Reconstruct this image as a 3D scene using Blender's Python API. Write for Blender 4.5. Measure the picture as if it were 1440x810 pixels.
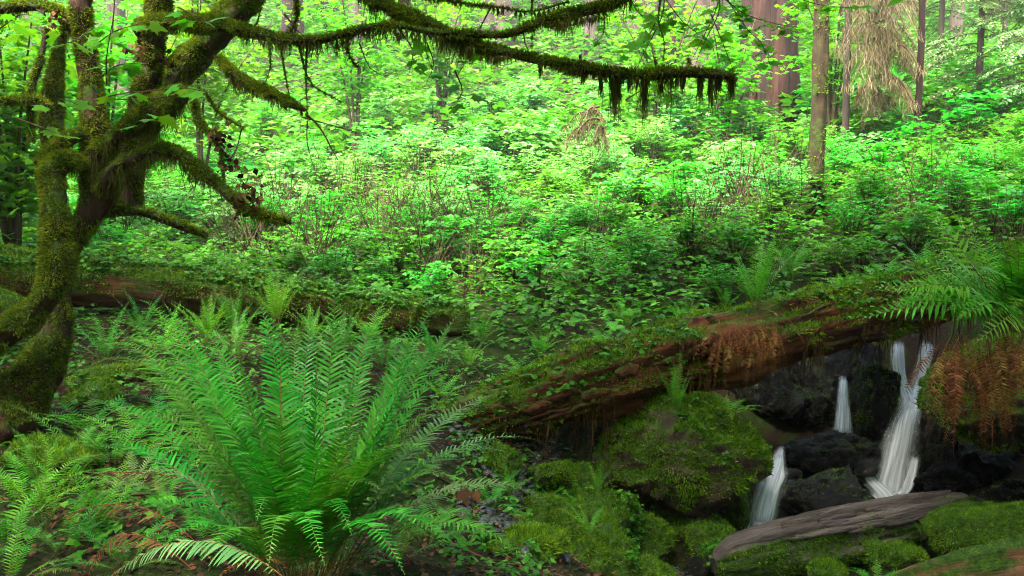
import bpy, bmesh, math, random
import numpy as np
from mathutils import Vector, Matrix, Euler

for o in list(bpy.data.objects):
    bpy.data.objects.remove(o)
SC = bpy.context.scene
COL = SC.collection
R = math.radians
rng = np.random.default_rng(11)
random.seed(11)

# ------------------------------------------------------------------ camera, sky, sun, exposure
CAM_Z, PITCH, FPX = 1.7, R(5.0), 1247.0
cam_d = bpy.data.cameras.new('camera')
cam_d.sensor_width = 36.0
cam_d.lens = 36.0 * FPX / 1440.0
cam_d.clip_start, cam_d.clip_end = 0.05, 400.0
cam = bpy.data.objects.new('camera', cam_d)
COL.objects.link(cam)
cam.location = (0, 0, CAM_Z)
cam.rotation_euler = (R(90) - PITCH, 0, 0)
SC.camera = cam

SUN_EL, SUN_AZ = R(66), R(-150)            # azimuth measured from +Y towards +X
world = bpy.data.worlds.new('World')
SC.world = world
world.use_nodes = True
wn = world.node_tree
wn.nodes.clear()
sky = wn.nodes.new('ShaderNodeTexSky')
sky.sky_type = 'NISHITA'
sky.sun_disc = False
sky.sun_elevation = SUN_EL
sky.sun_rotation = SUN_AZ
sky.air_density = 0.7
sky.dust_density = 6.0
sky.ozone_density = 0.2
bg = wn.nodes.new('ShaderNodeBackground')
bg.inputs['Strength'].default_value = 0.09
wo = wn.nodes.new('ShaderNodeOutputWorld')
wn.links.new(sky.outputs[0], bg.inputs[0])
wn.links.new(bg.outputs[0], wo.inputs[0])

sun_d = bpy.data.lights.new('sun', 'SUN')
sun_d.energy = 1.5
sun_d.angle = R(14)
sun_d.color = (1.0, 0.94, 0.80)
sun = bpy.data.objects.new('sun', sun_d)
COL.objects.link(sun)
sdir = Vector((math.sin(SUN_AZ) * math.cos(SUN_EL), math.cos(SUN_AZ) * math.cos(SUN_EL), math.sin(SUN_EL)))
sun.rotation_euler = (-sdir).to_track_quat('-Z', 'Y').to_euler()

SC.view_settings.view_transform = 'Standard'
SC.view_settings.look = 'None'
SC.view_settings.gamma = 1.0
SC.view_settings.exposure = 4.25
SC.render.engine = 'CYCLES'
cy = SC.cycles
cy.max_bounces = 6
cy.diffuse_bounces = 3
cy.glossy_bounces = 2
cy.transmission_bounces = 3
cy.transparent_max_bounces = 10
cy.use_denoising = True
cy.pixel_filter_type = 'BLACKMAN_HARRIS'
cy.filter_width = 1.05
cy.caustics_reflective = False
cy.caustics_refractive = False
cy.sample_clamp_indirect = 4.0


def at(px, py, d):
    """World point that lies d metres ahead of the camera along the photograph's sight line (px, py)."""
    x = (px - 720.0) / FPX * d
    u = (405.0 - py) / FPX * d
    return np.array([x, d * math.cos(PITCH) + u * math.sin(PITCH), CAM_Z + u * math.cos(PITCH) - d * math.sin(PITCH)])


# ------------------------------------------------------------------ vector noise
def _hash(i, j, k, s):
    with np.errstate(over='ignore'):
        n = (i.astype(np.int64) * 374761393 + j.astype(np.int64) * 668265263 + k.astype(np.int64) * 2147483647 + s * 974634777) & 0xffffffff
        n = ((n ^ (n >> 13)) * 1274126177) & 0xffffffff
        n = ((n ^ (n >> 16)) * 2246822519) & 0xffffffff
        n = n ^ (n >> 15)
    return (n & 0xffffff) / float(0xffffff)


def vnoise(p, s=0):
    p = np.asarray(p, float)
    i = np.floor(p).astype(np.int64)
    f = p - i
    f = f * f * (3 - 2 * f)
    r = 0
    for a in (0, 1):
        for b in (0, 1):
            for c in (0, 1):
                w = (f[:, 0] if a else 1 - f[:, 0]) * (f[:, 1] if b else 1 - f[:, 1]) * (f[:, 2] if c else 1 - f[:, 2])
                r = r + w * _hash(i[:, 0] + a, i[:, 1] + b, i[:, 2] + c, s)
    return r * 2 - 1


def fbm(p, s=0, o=4, g=0.5):
    a, r, t = 1.0, 0, 0
    q = np.asarray(p, float)
    for k in range(o):
        r = r + a * vnoise(q, s + k * 7)
        t += a
        a *= g
        q = q * 2.03 + 11.7
    return r / t


def unit(v):
    return v / np.maximum(np.linalg.norm(v, axis=-1, keepdims=True), 1e-9)


def frames(fwd, nrm):
    fwd = unit(fwd)
    side = unit(np.cross(fwd, nrm))
    n = np.cross(side, fwd)
    return np.stack([side, fwd, n], axis=-1)


# ------------------------------------------------------------------ mesh collector
class MB:
    def __init__(self):
        self.v, self.f, self.m, self.n, self.uv = [], [], [], 0, []

    def add(self, V, F, mat=0, uv=None):
        V = np.asarray(V, float).reshape(-1, 3)
        F = np.asarray(F, np.int64)
        self.v.append(V)
        self.f.append(F + self.n)
        self.m.append(np.full(len(F), mat, np.int32))
        self.n += len(V)
        if uv is not None:
            self.uv.append(np.asarray(uv, float)[F.reshape(-1)])
        return self

    def inst(self, Vt, Ft, M, pos, scale, mat=0):
        n = len(pos)
        if n == 0:
            return self
        Vt, Ft = np.asarray(Vt, float), np.asarray(Ft)
        scale = np.broadcast_to(np.asarray(scale, float).reshape(-1, 1) if np.ndim(scale) < 2 else scale, (n, np.shape(scale)[-1] if np.ndim(scale) == 2 else 1))
        S = Vt[None, :, :] * (scale[:, None, :])
        V = np.einsum('nij,nkj->nki', M, S) + np.asarray(pos)[:, None, :]
        F = (Ft[None, :, :] + (np.arange(n) * len(Vt))[:, None, None]).reshape(-1, Ft.shape[1])
        return self.add(V.reshape(-1, 3), F, mat)

    def mesh(self, name, mats, origin=(0, 0, 0), smooth=False):
        V = np.concatenate(self.v) - np.asarray(origin)
        me = bpy.data.meshes.new(name)
        me.vertices.add(len(V))
        me.vertices.foreach_set('co', V.astype(np.float32).ravel())
        loops = np.concatenate([f.ravel() for f in self.f])
        tot = np.concatenate([np.full(len(f), f.shape[1]) for f in self.f])
        start = np.concatenate([[0], np.cumsum(tot)[:-1]])
        me.loops.add(len(loops))
        me.loops.foreach_set('vertex_index', loops.astype(np.int32))
        me.polygons.add(len(tot))
        me.polygons.foreach_set('loop_start', start.astype(np.int32))
        me.polygons.foreach_set('material_index', np.concatenate(self.m))
        if smooth:
            me.polygons.foreach_set('use_smooth', np.ones(len(tot), bool))
        if self.uv:
            ul = me.uv_layers.new(name='flow')
            U = np.concatenate(self.uv).astype(np.float32)
            ul.data.foreach_set('uv', U[:, :2].ravel())
            u2 = me.uv_layers.new(name='span')
            u2.data.foreach_set('uv', U[:, 2:].ravel())
        for m in (mats if isinstance(mats, (list, tuple)) else [mats]):
            me.materials.append(m)
        me.update(calc_edges=True)
        return me

    def build(self, name, mats, parent=None, origin=(0, 0, 0), smooth=False):
        o = bpy.data.objects.new(name, self.mesh(name, mats, origin, smooth))
        COL.objects.link(o)
        if parent is not None:
            o.parent = parent
        else:
            o.location = origin
        return o


def tag(o, label=None, cat=None, group=None, kind=None):
    for k, v in (('label', label), ('category', cat), ('group', group), ('kind', kind)):
        if v:
            o[k] = v
    return o


def empty(name, loc, label, cat, group=None):
    o = bpy.data.objects.new(name, None)
    o.empty_display_size = 0.1
    COL.objects.link(o)
    o.location = loc
    return tag(o, label, cat, group)


def linked(name, me, parent, mat=None):
    o = bpy.data.objects.new(name, me)
    COL.objects.link(o)
    o.parent = parent
    if mat is not None:
        o.matrix_local = mat
    return o


# ------------------------------------------------------------------ materials
def new_mat(name):
    m = bpy.data.materials.new(name)
    m.use_nodes = True
    nt = m.node_tree
    nt.nodes.clear()
    return m, nt, nt.nodes.new('ShaderNodeOutputMaterial')


def nd(nt, t, **kw):
    n = nt.nodes.new('ShaderNode' + t)
    for k, v in kw.items():
        if k in n.inputs:
            n.inputs[k].default_value = v
        else:
            setattr(n, k, v)
    return n


def ramp(nt, fac, stops):
    r = nt.nodes.new('ShaderNodeValToRGB')
    e = r.color_ramp.elements
    while len(e) < len(stops):
        e.new(0.5)
    for q, (p, c) in zip(e, stops):
        q.position = p
        q.color = (*c, 1) if len(c) == 3 else c
    nt.links.new(fac, r.inputs[0])
    return r.outputs[0]


def math_n(nt, op, a, b=None, clamp=False):
    n = nt.nodes.new('ShaderNodeMath')
    n.operation = op
    n.use_clamp = clamp
    for i, q in enumerate((a, b)):
        if q is None:
            continue
        if isinstance(q, (int, float)):
            n.inputs[i].default_value = q
        else:
            nt.links.new(q, n.inputs[i])
    return n.outputs[0]


def mixc(nt, fac, a, b):
    n = nt.nodes.new('ShaderNodeMix')
    n.data_type = 'RGBA'
    for s, q in ((n.inputs[0], fac), (n.inputs[6], a), (n.inputs[7], b)):
        if isinstance(q, tuple):
            s.default_value = (*q, 1)
        elif isinstance(q, (int, float)):
            s.default_value = q
        else:
            nt.links.new(q, s)
    return n.outputs[2]


def leaf_mat(name, stops, trans=0.4, rough=0.45, tint=(1.25, 1.15, 0.6), obj_var=True, spec=0.18, clump=0.0):
    m, nt, out = new_mat(name)
    g = nd(nt, 'NewGeometry')
    fac = g.outputs['Random Per Island']
    if clump:
        tco = nd(nt, 'TexCoord')
        nz = nd(nt, 'TexNoise', Scale=clump, Detail=4.0, Roughness=0.6)
        nt.links.new(tco.outputs['Object'], nz.inputs['Vector'])
        sp = math_n(nt, 'MULTIPLY', math_n(nt, 'SUBTRACT', nz.outputs[0], 0.3), 2.0)
        fac = math_n(nt, 'ADD', math_n(nt, 'MULTIPLY', fac, 0.45), math_n(nt, 'MULTIPLY', sp, 0.6), clamp=True)
    c = ramp(nt, fac, stops)
    if obj_var:
        oi = nd(nt, 'ObjectInfo')
        hs = nd(nt, 'HueSaturation')
        nt.links.new(math_n(nt, 'ADD', math_n(nt, 'MULTIPLY', oi.outputs['Random'], 0.05), 0.475), hs.inputs['Hue'])
        nt.links.new(math_n(nt, 'ADD', math_n(nt, 'MULTIPLY', oi.outputs['Random'], 0.35), 0.83), hs.inputs['Value'])
        nt.links.new(c, hs.inputs['Color'])
        c = hs.outputs[0]
    p = nd(nt, 'BsdfPrincipled')
    p.inputs['Roughness'].default_value = rough
    p.inputs['Specular IOR Level'].default_value = spec
    nt.links.new(c, p.inputs['Base Color'])
    tr = nd(nt, 'BsdfTranslucent')
    tc = nt.nodes.new('ShaderNodeMix')
    tc.data_type = 'RGBA'
    tc.blend_type = 'MULTIPLY'
    tc.inputs[0].default_value = 1
    nt.links.new(c, tc.inputs[6])
    tc.inputs[7].default_value = (*tint, 1)
    nt.links.new(tc.outputs[2], tr.inputs[0])
    mx = nd(nt, 'MixShader')
    mx.inputs[0].default_value = trans
    nt.links.new(p.outputs[0], mx.inputs[1])
    nt.links.new(tr.outputs[0], mx.inputs[2])
    nt.links.new(mx.outputs[0], out.inputs[0])
    return m


def surf_mat(name, stops, scale=6.0, rough=(0.75, 0.95), bump=0.4, bump_scale=40.0, stretch=None, moss=None, moss_bias=0.0, moss_scale=4.0,
             spec=0.3, detail=8.0, moss_soft=0.25, moss_dir=(0, 0, 1), bump_dist=0.03):
    """Noise-coloured surface; moss (list of stops) grows where the surface faces up, broken by noise."""
    m, nt, out = new_mat(name)
    tc = nd(nt, 'TexCoord')
    co = tc.outputs['Object']
    if stretch:
        mp = nd(nt, 'Mapping')
        mp.inputs['Scale'].default_value = stretch
        nt.links.new(co, mp.inputs[0])
        co = mp.outputs[0]
    n1 = nd(nt, 'TexNoise', Scale=scale, Detail=detail, Roughness=0.65)
    nt.links.new(co, n1.inputs['Vector'])
    c = ramp(nt, n1.outputs[0], stops)
    n2 = nd(nt, 'TexNoise', Scale=bump_scale, Detail=6.0, Roughness=0.7)
    nt.links.new(co, n2.inputs['Vector'])
    p = nd(nt, 'BsdfPrincipled')
    p.inputs['Specular IOR Level'].default_value = spec
    rg = ramp(nt, n2.outputs[0], [(0.3, (rough[0],) * 3), (0.7, (rough[1],) * 3)])
    if moss:
        g = nd(nt, 'NewGeometry')
        sp = nd(nt, 'VectorMath', operation='DOT_PRODUCT')
        nt.links.new(g.outputs['Normal'], sp.inputs[0])
        sp.inputs[1].default_value = moss_dir
        n3 = nd(nt, 'TexNoise', Scale=moss_scale, Detail=6.0, Roughness=0.7)
        nt.links.new(tc.outputs['Object'], n3.inputs['Vector'])
        f = math_n(nt, 'ADD', math_n(nt, 'MULTIPLY', sp.outputs['Value'], 0.45), math_n(nt, 'MULTIPLY', n3.outputs[0], 1.6))
        f = math_n(nt, 'DIVIDE', math_n(nt, 'SUBTRACT', f, 0.8 - moss_bias), moss_soft, clamp=True)
        n4 = nd(nt, 'TexNoise', Scale=22.0, Detail=8.0, Roughness=0.75)
        nt.links.new(tc.outputs['Object'], n4.inputs['Vector'])
        c = mixc(nt, f, c, ramp(nt, n4.outputs[0], moss))
        rg = mixc(nt, f, rg, (0.95, 0.95, 0.95))
    nt.links.new(c, p.inputs['Base Color'])
    nt.links.new(rg, p.inputs['Roughness'])
    b = nd(nt, 'Bump', Strength=bump, Distance=bump_dist)
    nt.links.new(n2.outputs[0], b.inputs['Height'])
    nt.links.new(b.outputs[0], p.inputs['Normal'])
    nt.links.new(p.outputs[0], out.inputs[0])
    return m


MOSS_STOPS = [(0.3, (0.006, 0.014, 0.002)), (0.5, (0.035, 0.085, 0.005)), (0.72, (0.11, 0.20, 0.014))]
M = {}
M['shrub'] = leaf_mat('shrub_leaf', [(0, (0.022, 0.17, 0.008)), (0.6, (0.050, 0.29, 0.013)), (1, (0.10, 0.38, 0.03))], 0.45, 0.45, (1.1, 1.15, 0.6), spec=0.25)
M['shrub_lit_tint'] = leaf_mat('lit_tint_shrub_leaf', [(0, (0.055, 0.28, 0.035)), (0.6, (0.10, 0.40, 0.07)), (1, (0.20, 0.50, 0.16))], 0.45, 0.45, (1.1, 1.15, 0.7), spec=0.35)  # leaf colour lightened to paint in the bright light on the upper slope
M['cover'] = leaf_mat('ground_cover_leaf', [(0, (0.020, 0.12, 0.005)), (0.7, (0.045, 0.20, 0.008)), (1, (0.10, 0.28, 0.02))], 0.35, 0.5, obj_var=False)
M['maple'] = leaf_mat('maple_leaf', [(0, (0.05, 0.24, 0.008)), (1, (0.11, 0.36, 0.015))], 0.5, 0.45)
M['crown'] = leaf_mat('shade_canopy_leaf', [(0, (0.04, 0.15, 0.015)), (1, (0.09, 0.25, 0.03))], 0.4, 0.5)
M['fern'] = leaf_mat('fern_pinna', [(0, (0.016, 0.14, 0.008)), (0.7, (0.036, 0.22, 0.013)), (1, (0.065, 0.28, 0.024))], 0.34, 0.42, (1.3, 1.2, 0.4), spec=0.18)
M['fern_light'] = leaf_mat('fern_lacy', [(0, (0.045, 0.22, 0.010)), (1, (0.12, 0.38, 0.025))], 0.4, 0.42, (1.3, 1.2, 0.5))
M['fern_old'] = leaf_mat('fern_old', [(0, (0.06, 0.15, 0.045)), (1, (0.13, 0.22, 0.08))], 0.2, 0.35)
M['fern_dead'] = leaf_mat('fern_dead', [(0, (0.07, 0.022, 0.008)), (0.6, (0.17, 0.058, 0.02)), (1, (0.32, 0.17, 0.05))], 0.25, 0.7, (1.2, 0.9, 0.6))
M['bronze'] = leaf_mat('fern_bronze', [(0, (0.035, 0.014, 0.005)), (0.6, (0.10, 0.040, 0.012)), (1, (0.16, 0.10, 0.03))], 0.2, 0.6, (1.1, 0.9, 0.6))
M['stalk'] = surf_mat('fern_stalk', [(0.3, (0.07, 0.075, 0.02)), (0.7, (0.16, 0.13, 0.04))], 8, bump=0.0)
M['stem'] = surf_mat('shrub_stem', [(0.3, (0.04, 0.026, 0.012)), (0.7, (0.10, 0.07, 0.034))], 6, bump=0.0)
M['dead_leaf'] = leaf_mat('dead_leaf', [(0, (0.015, 0.007, 0.004)), (0.6, (0.055, 0.021, 0.010)), (1, (0.17, 0.07, 0.03))], 0.15, 0.6, (1.1, 0.9, 0.7))
M['moss'] = leaf_mat('moss_tuft', [(0, (0.018, 0.055, 0.003)), (0.5, (0.10, 0.22, 0.009)), (1, (0.29, 0.40, 0.022))], 0.3, 0.8, (1.2, 1.1, 0.5), obj_var=False, spec=0.1, clump=9.0)
M['moss_maple'] = leaf_mat('maple_moss_tuft', [(0, (0.020, 0.045, 0.003)), (0.5, (0.11, 0.165, 0.008)), (1, (0.30, 0.34, 0.02))], 0.3, 0.8, (1.2, 1.1, 0.5), obj_var=False, spec=0.1, clump=7.0)
M['moss_hang'] = leaf_mat('moss_hanging', [(0, (0.035, 0.04, 0.007)), (0.6, (0.085, 0.09, 0.014)), (1, (0.18, 0.15, 0.035))], 0.35, 0.8, (1.2, 1.0, 0.6), obj_var=False, spec=0.1, clump=6.0)
M['root'] = leaf_mat('hanging_root', [(0, (0.03, 0.014, 0.006)), (0.5, (0.08, 0.04, 0.014)), (1, (0.13, 0.11, 0.02))], 0.2, 0.8, (1.1, .9, .6), obj_var=False, spec=0.1, clump=5.0)
M['drape'] = leaf_mat('dead_drape', [(0, (0.11, 0.085, 0.036)), (0.6, (0.20, 0.16, 0.08)), (1, (0.32, 0.27, 0.17))], 0.35, 0.8, (1.1, 1.0, 0.8), obj_var=False, spec=0.1)
M['hemlock'] = leaf_mat('hemlock_needle', [(0, (0.07, 0.16, 0.05)), (1, (0.19, 0.31, 0.12))], 0.3, 0.6, (1.1, 1.1, 0.7))
M['limb'] = surf_mat('mossy_limb', [(0.3, (0.018, 0.010, 0.006)), (0.7, (0.07, 0.032, 0.016))], 9, bump=0.7, moss=MOSS_STOPS, moss_bias=0.12, moss_scale=3.0)
M['bark'] = surf_mat('dark_bark', [(0.3, (0.014, 0.007, 0.004)), (0.7, (0.085, 0.033, 0.016))], 12, bump=0.9, stretch=(1, 1, 0.25), moss=MOSS_STOPS, moss_bias=-0.06, moss_scale=5.0)
M['redwood'] = surf_mat('redwood_bark', [(0.32, (0.002, 0.001, 0.0008)), (0.5, (0.018, 0.005, 0.002)), (0.7, (0.050, 0.016, 0.008))], 5, bump=1.0, bump_scale=12, stretch=(1, 1, 0.08))
M['pale_bark'] = surf_mat('pale_bark', [(0.3, (0.018, 0.012, 0.008)), (0.5, (0.05, 0.036, 0.026)), (0.72, (0.10, 0.078, 0.058))], 4, bump=0.8, bump_scale=10, stretch=(1, 1, 0.08))
M['alder'] = surf_mat('alder_bark', [(0.3, (0.012, 0.007, 0.003)), (0.55, (0.035, 0.022, 0.008)), (0.75, (0.09, 0.055, 0.022))], 7, bump=0.6, moss=MOSS_STOPS, moss_bias=0.0)
M['rot'] = surf_mat('rotten_redwood', [(0.28, (0.010, 0.004, 0.002)), (0.5, (0.085, 0.023, 0.009)), (0.72, (0.24, 0.078, 0.03))], 5, bump=1.0, bump_scale=16,
                    stretch=(0.25, 1.6, 1.6), moss=MOSS_STOPS, moss_bias=-0.16, moss_scale=2.2)
M['rot_mossy'] = surf_mat('rotten_mossy', [(0.25, (0.016, 0.007, 0.004)), (0.5, (0.08, 0.028, 0.012)), (0.75, (0.22, 0.08, 0.03))], 5, bump=1.0, bump_scale=16,
                          stretch=(0.25, 1.6, 1.6), moss=MOSS_STOPS, moss_bias=0.10, moss_scale=2.2)
M['grey_wood'] = surf_mat('weathered_wood', [(0.25, (0.03, 0.02, 0.018)), (0.5, (0.10, 0.072, 0.066)), (0.75, (0.22, 0.175, 0.165))], 6, (0.35, 0.6), 1.0, 22,
                          stretch=(0.2, 2.2, 2.2), moss=MOSS_STOPS, moss_bias=-0.12, moss_scale=3.5, moss_dir=(0, -0.9, -0.5))
M['grey_plain'] = surf_mat('weathered_splinter', [(0.25, (0.02, 0.014, 0.012)), (0.5, (0.095, 0.068, 0.065)), (0.75, (0.24, 0.19, 0.18))], 6, (0.3, 0.55), 1.0, 22,
                           stretch=(0.2, 2.2, 2.2))
M['red_wood'] = surf_mat('red_decay_wood', [(0.25, (0.07, 0.022, 0.012)), (0.5, (0.22, 0.085, 0.045)), (0.75, (0.38, 0.21, 0.14))], 6, (0.4, 0.65), 1.0, 22,
                         stretch=(0.2, 2.2, 2.2), moss=MOSS_STOPS, moss_bias=-0.14, moss_scale=2.5)
M['rock'] = surf_mat('mossy_rock', [(0.3, (0.010, 0.008, 0.007)), (0.55, (0.035, 0.028, 0.022)), (0.75, (0.09, 0.075, 0.06))], 5, (0.5, 0.8), 0.8, 26, moss=MOSS_STOPS, moss_bias=0.08, moss_scale=2.5)
M['boulder'] = surf_mat('brown_boulder', [(0.3, (0.012, 0.008, 0.006)), (0.5, (0.055, 0.030, 0.021)), (0.75, (0.15, 0.09, 0.07))], 6, (0.5, 0.8), 0.8, 26, moss=MOSS_STOPS, moss_bias=-0.06, moss_scale=2.0)
M['wet'] = surf_mat('wet_rock', [(0.3, (0.003, 0.003, 0.003)), (0.6, (0.010, 0.009, 0.009)), (0.8, (0.035, 0.032, 0.032))], 7, (0.06, 0.22), 1.0, 9, moss=MOSS_STOPS, moss_bias=-0.50, moss_scale=3.0, spec=0.5, bump_dist=0.15)
M['wet_shade_tint'] = surf_mat('wet_shade_tint_rock', [(0.3, (0.0015, 0.0015, 0.0015)), (0.7, (0.006, 0.0055, 0.005))], 7, (0.15, 0.4), 1.0, 9, bump_dist=0.12, moss=[(a, tuple(.5 * q for q in c)) for a, c in MOSS_STOPS], moss_bias=-0.40, moss_scale=2.0, spec=0.15)  # wet rock and moss darkened to paint in the hollow's shade
M['soil'] = surf_mat('forest_soil', [(0.3, (0.007, 0.004, 0.003)), (0.55, (0.025, 0.013, 0.008)), (0.8, (0.06, 0.034, 0.02))], 3, (0.6, 0.9), 1.0, 30, moss=[(0.3, (0.01, 0.02, 0.004)), (0.7, (0.035, 0.06, 0.01))],
                     moss_bias=-0.25, moss_scale=1.3, spec=0.08)
M['pebble'] = surf_mat('wet_pebble', [(0.3, (0.006, 0.006, 0.006)), (0.7, (0.04, 0.037, 0.038))], 20, (0.15, 0.4), 0.3, 40, spec=0.6)


def water_fall_mat():
    m, nt, out = new_mat('falling_water')
    uv = nd(nt, 'UVMap', uv_map='flow')
    mp = nd(nt, 'Mapping')
    mp.inputs['Scale'].default_value = (4.5, 0.45, 1.0)
    nt.links.new(uv.outputs[0], mp.inputs[0])
    n = nd(nt, 'TexNoise', Scale=1.6, Detail=3.0, Roughness=0.5)
    nt.links.new(mp.outputs[0], n.inputs['Vector'])
    sp = nd(nt, 'SeparateXYZ')
    nt.links.new(uv.outputs[0], sp.inputs[0])
    # u in 0..1 across the sheet: the film of water thins out to both edges
    e = math_n(nt, 'MULTIPLY', math_n(nt, 'MULTIPLY', sp.outputs[0], math_n(nt, 'SUBTRACT', 1.0, sp.outputs[0])), 4.0, clamp=True)
    e = math_n(nt, 'POWER', e, 1.5)
    uv2 = nd(nt, 'UVMap', uv_map='span')
    s2 = nd(nt, 'SeparateXYZ')
    nt.links.new(uv2.outputs[0], s2.inputs[0])
    e2 = math_n(nt, 'MULTIPLY', math_n(nt, 'MULTIPLY', s2.outputs[1], math_n(nt, 'SUBTRACT', 1.0, s2.outputs[1])), 9.0, clamp=True)
    e = math_n(nt, 'MULTIPLY', e, e2)
    a = math_n(nt, 'MULTIPLY', ramp(nt, n.outputs[0], [(0.28, (0.12,) * 3), (0.46, (0.50,) * 3), (0.62, (0.88,) * 3)]), e)
    d = nd(nt, 'BsdfPrincipled')
    d.inputs['Base Color'].default_value = (0.74, 0.78, 0.86, 1)
    d.inputs['Roughness'].default_value = 0.35
    tl = nd(nt, 'BsdfTranslucent')
    tl.inputs[0].default_value = (0.74, 0.78, 0.86, 1)
    mx = nd(nt, 'MixShader')
    mx.inputs[0].default_value = 0.35
    nt.links.new(d.outputs[0], mx.inputs[1])
    nt.links.new(tl.outputs[0], mx.inputs[2])
    t = nd(nt, 'BsdfTransparent')
    m2 = nd(nt, 'MixShader')
    nt.links.new(a, m2.inputs[0])
    nt.links.new(t.outputs[0], m2.inputs[1])
    nt.links.new(mx.outputs[0], m2.inputs[2])
    nt.links.new(m2.outputs[0], out.inputs[0])
    return m


def stream_mat():
    m, nt, out = new_mat('stream_water')
    tc = nd(nt, 'TexCoord')
    n = nd(nt, 'TexNoise', Scale=3.5, Detail=6.0, Roughness=0.6)
    nt.links.new(tc.outputs['Object'], n.inputs['Vector'])
    p = nd(nt, 'BsdfPrincipled')
    nt.links.new(ramp(nt, n.outputs[0], [(0.5, (0.012, 0.014, 0.012)), (0.75, (0.25, 0.27, 0.3))]), p.inputs['Base Color'])
    p.inputs['Roughness'].default_value = 0.12
    b = nd(nt, 'Bump', Strength=0.35, Distance=0.04)
    nt.links.new(n.outputs[0], b.inputs['Height'])
    nt.links.new(b.outputs[0], p.inputs['Normal'])
    nt.links.new(p.outputs[0], out.inputs[0])
    return m


M['fall'] = water_fall_mat()
M['stream'] = stream_mat()

# ------------------------------------------------------------------ the lie of the land
GP = [(-200, 900, 3.0), (0, 810, 3.5), (0, 700, 4.6), (40, 585, 5.5), (-300, 560, 6), (200, 640, 5.2), (430, 800, 3.4), (250, 800, 3.3), (600, 805, 3.6),
      (680, 790, 4.3), (300, 530, 6.6), (500, 545, 6.6), (560, 510, 7.4), (100, 470, 7.4), (150, 440, 8.2), (350, 450, 8.4), (600, 480, 8.6), (560, 640, 5.2), (650, 640, 6.0),
      (745, 660, 6.6), (790, 620, 7.3), (780, 770, 5.7), (830, 800, 5.8), (900, 805, 6.2), (1015, 815, 6.3), (960, 740, 7.0), (1070, 740, 7.4), (1160, 730, 7.5), (1240, 712, 7.8),
      (1150, 640, 8.5), (1080, 645, 8.4), (1250, 640, 8.7), (1250, 470, 9.7), (1150, 480, 9.8), (1050, 490, 9.6), (1400, 760, 6.9), (1300, 740, 7.2), (1440, 810, 5.9), (1200, 815, 6.0), (1650, 560, 7),
      (1480, 470, 8.6), (1420, 640, 8.0), (800, 560, 7.6), (900, 560, 7.9), (700, 510, 8.3), (900, 480, 9.0), (1000, 465, 9.3), (1100, 430, 9.8), (1250, 410, 10.2), (1400, 375, 10.3),
      (1650, 330, 11), (300, 400, 11), (700, 385, 11.5), (1100, 355, 11.5), (1400, 310, 12), (0, 400, 11), (-300, 400, 11), (0, 290, 16), (400, 265, 16.5), (720, 250, 17),
      (1100, 250, 16.5), (1400, 225, 15.5), (-400, 300, 15), (1800, 200, 16), (0, 215, 22), (400, 195, 23), (720, 180, 23), (1100, 180, 21.5), (1440, 130, 20), (1900, 90, 20), (-500, 220, 22)]
gp = [at(*p) for p in GP]
for x in (-45, -25, -10, 5, 20, 45):
    gp += [np.array([x, 32, 7.4]), np.array([x, 46, 13.5]), np.array([x, 62, 22.0]), np.array([x, 80, 32.0])]
for x in (-30, -15, 0, 15, 30):  # unseen slope behind the camera, added to block low sky light
    gp += [np.array([x, -14, 4.5]), np.array([x, -26, 12.0]), np.array([x, -42, 22.0])]
for y in (2, 12, 22):  # side slopes out of view, raised to keep low sky light out
    gp += [np.array([-24, y, 7.0 + .12 * y]), np.array([24, y, 8.0 + .12 * y]), np.array([-40, y, 17.0]), np.array([40, y, 18.0])]
for x in (-12, -5, 0, 5, 12):
    gp.append(np.array([x, -4, 0.1 + 0.05 * abs(x)]))
gp += [np.array([-12, 5, 1.4]), np.array([-9, 9, 1.2]), np.array([9, 4, 0.6]), np.array([12, 8, 1.6]), np.array([1.2, 2.6, 0.1]), np.array([2.5, 3.6, -0.2])]
gp = np.array(gp)


def _k(a, b):
    return np.linalg.norm(a[:, None, :] - b[None, :, :], axis=-1)


_n = len(gp)
_A = np.zeros((_n + 3, _n + 3))
_A[:_n, :_n] = -_k(gp[:, :2], gp[:, :2]) - np.eye(_n) * 0.03
_A[:_n, _n] = 1
_A[:_n, _n + 1:] = gp[:, :2]
_A[_n:, :_n] = _A[:_n, _n:].T
_W = np.linalg.solve(_A, np.concatenate([gp[:, 2], np.zeros(3)]))


def ground(x, y, rough=True):
    P = np.stack([np.atleast_1d(np.asarray(x, float)), np.atleast_1d(np.asarray(y, float))], -1)
    z = np.empty(len(P))
    for a in range(0, len(P), 20000):
        q = P[a:a + 20000]
        z[a:a + 20000] = -_k(q, gp[:, :2]) @ _W[:_n] + _W[_n] + q @ _W[_n + 1:]
    if rough:
        q = np.column_stack([P, np.zeros(len(P))])
        z = z + 0.06 * fbm(q * 1.7, 3) + 0.03 * fbm(q * 6, 5, 3)
    return z


def on_ground(px, py, d0=3.0, d1=30.0):
    """Where the sight line first meets the ground."""
    ds = np.linspace(d0, d1, 500)
    P = np.array([at(px, py, d) for d in ds])
    below = P[:, 2] <= ground(P[:, 0], P[:, 1])
    i = int(np.argmax(below)) if below.any() else len(ds) - 1
    return P[i]


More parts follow.
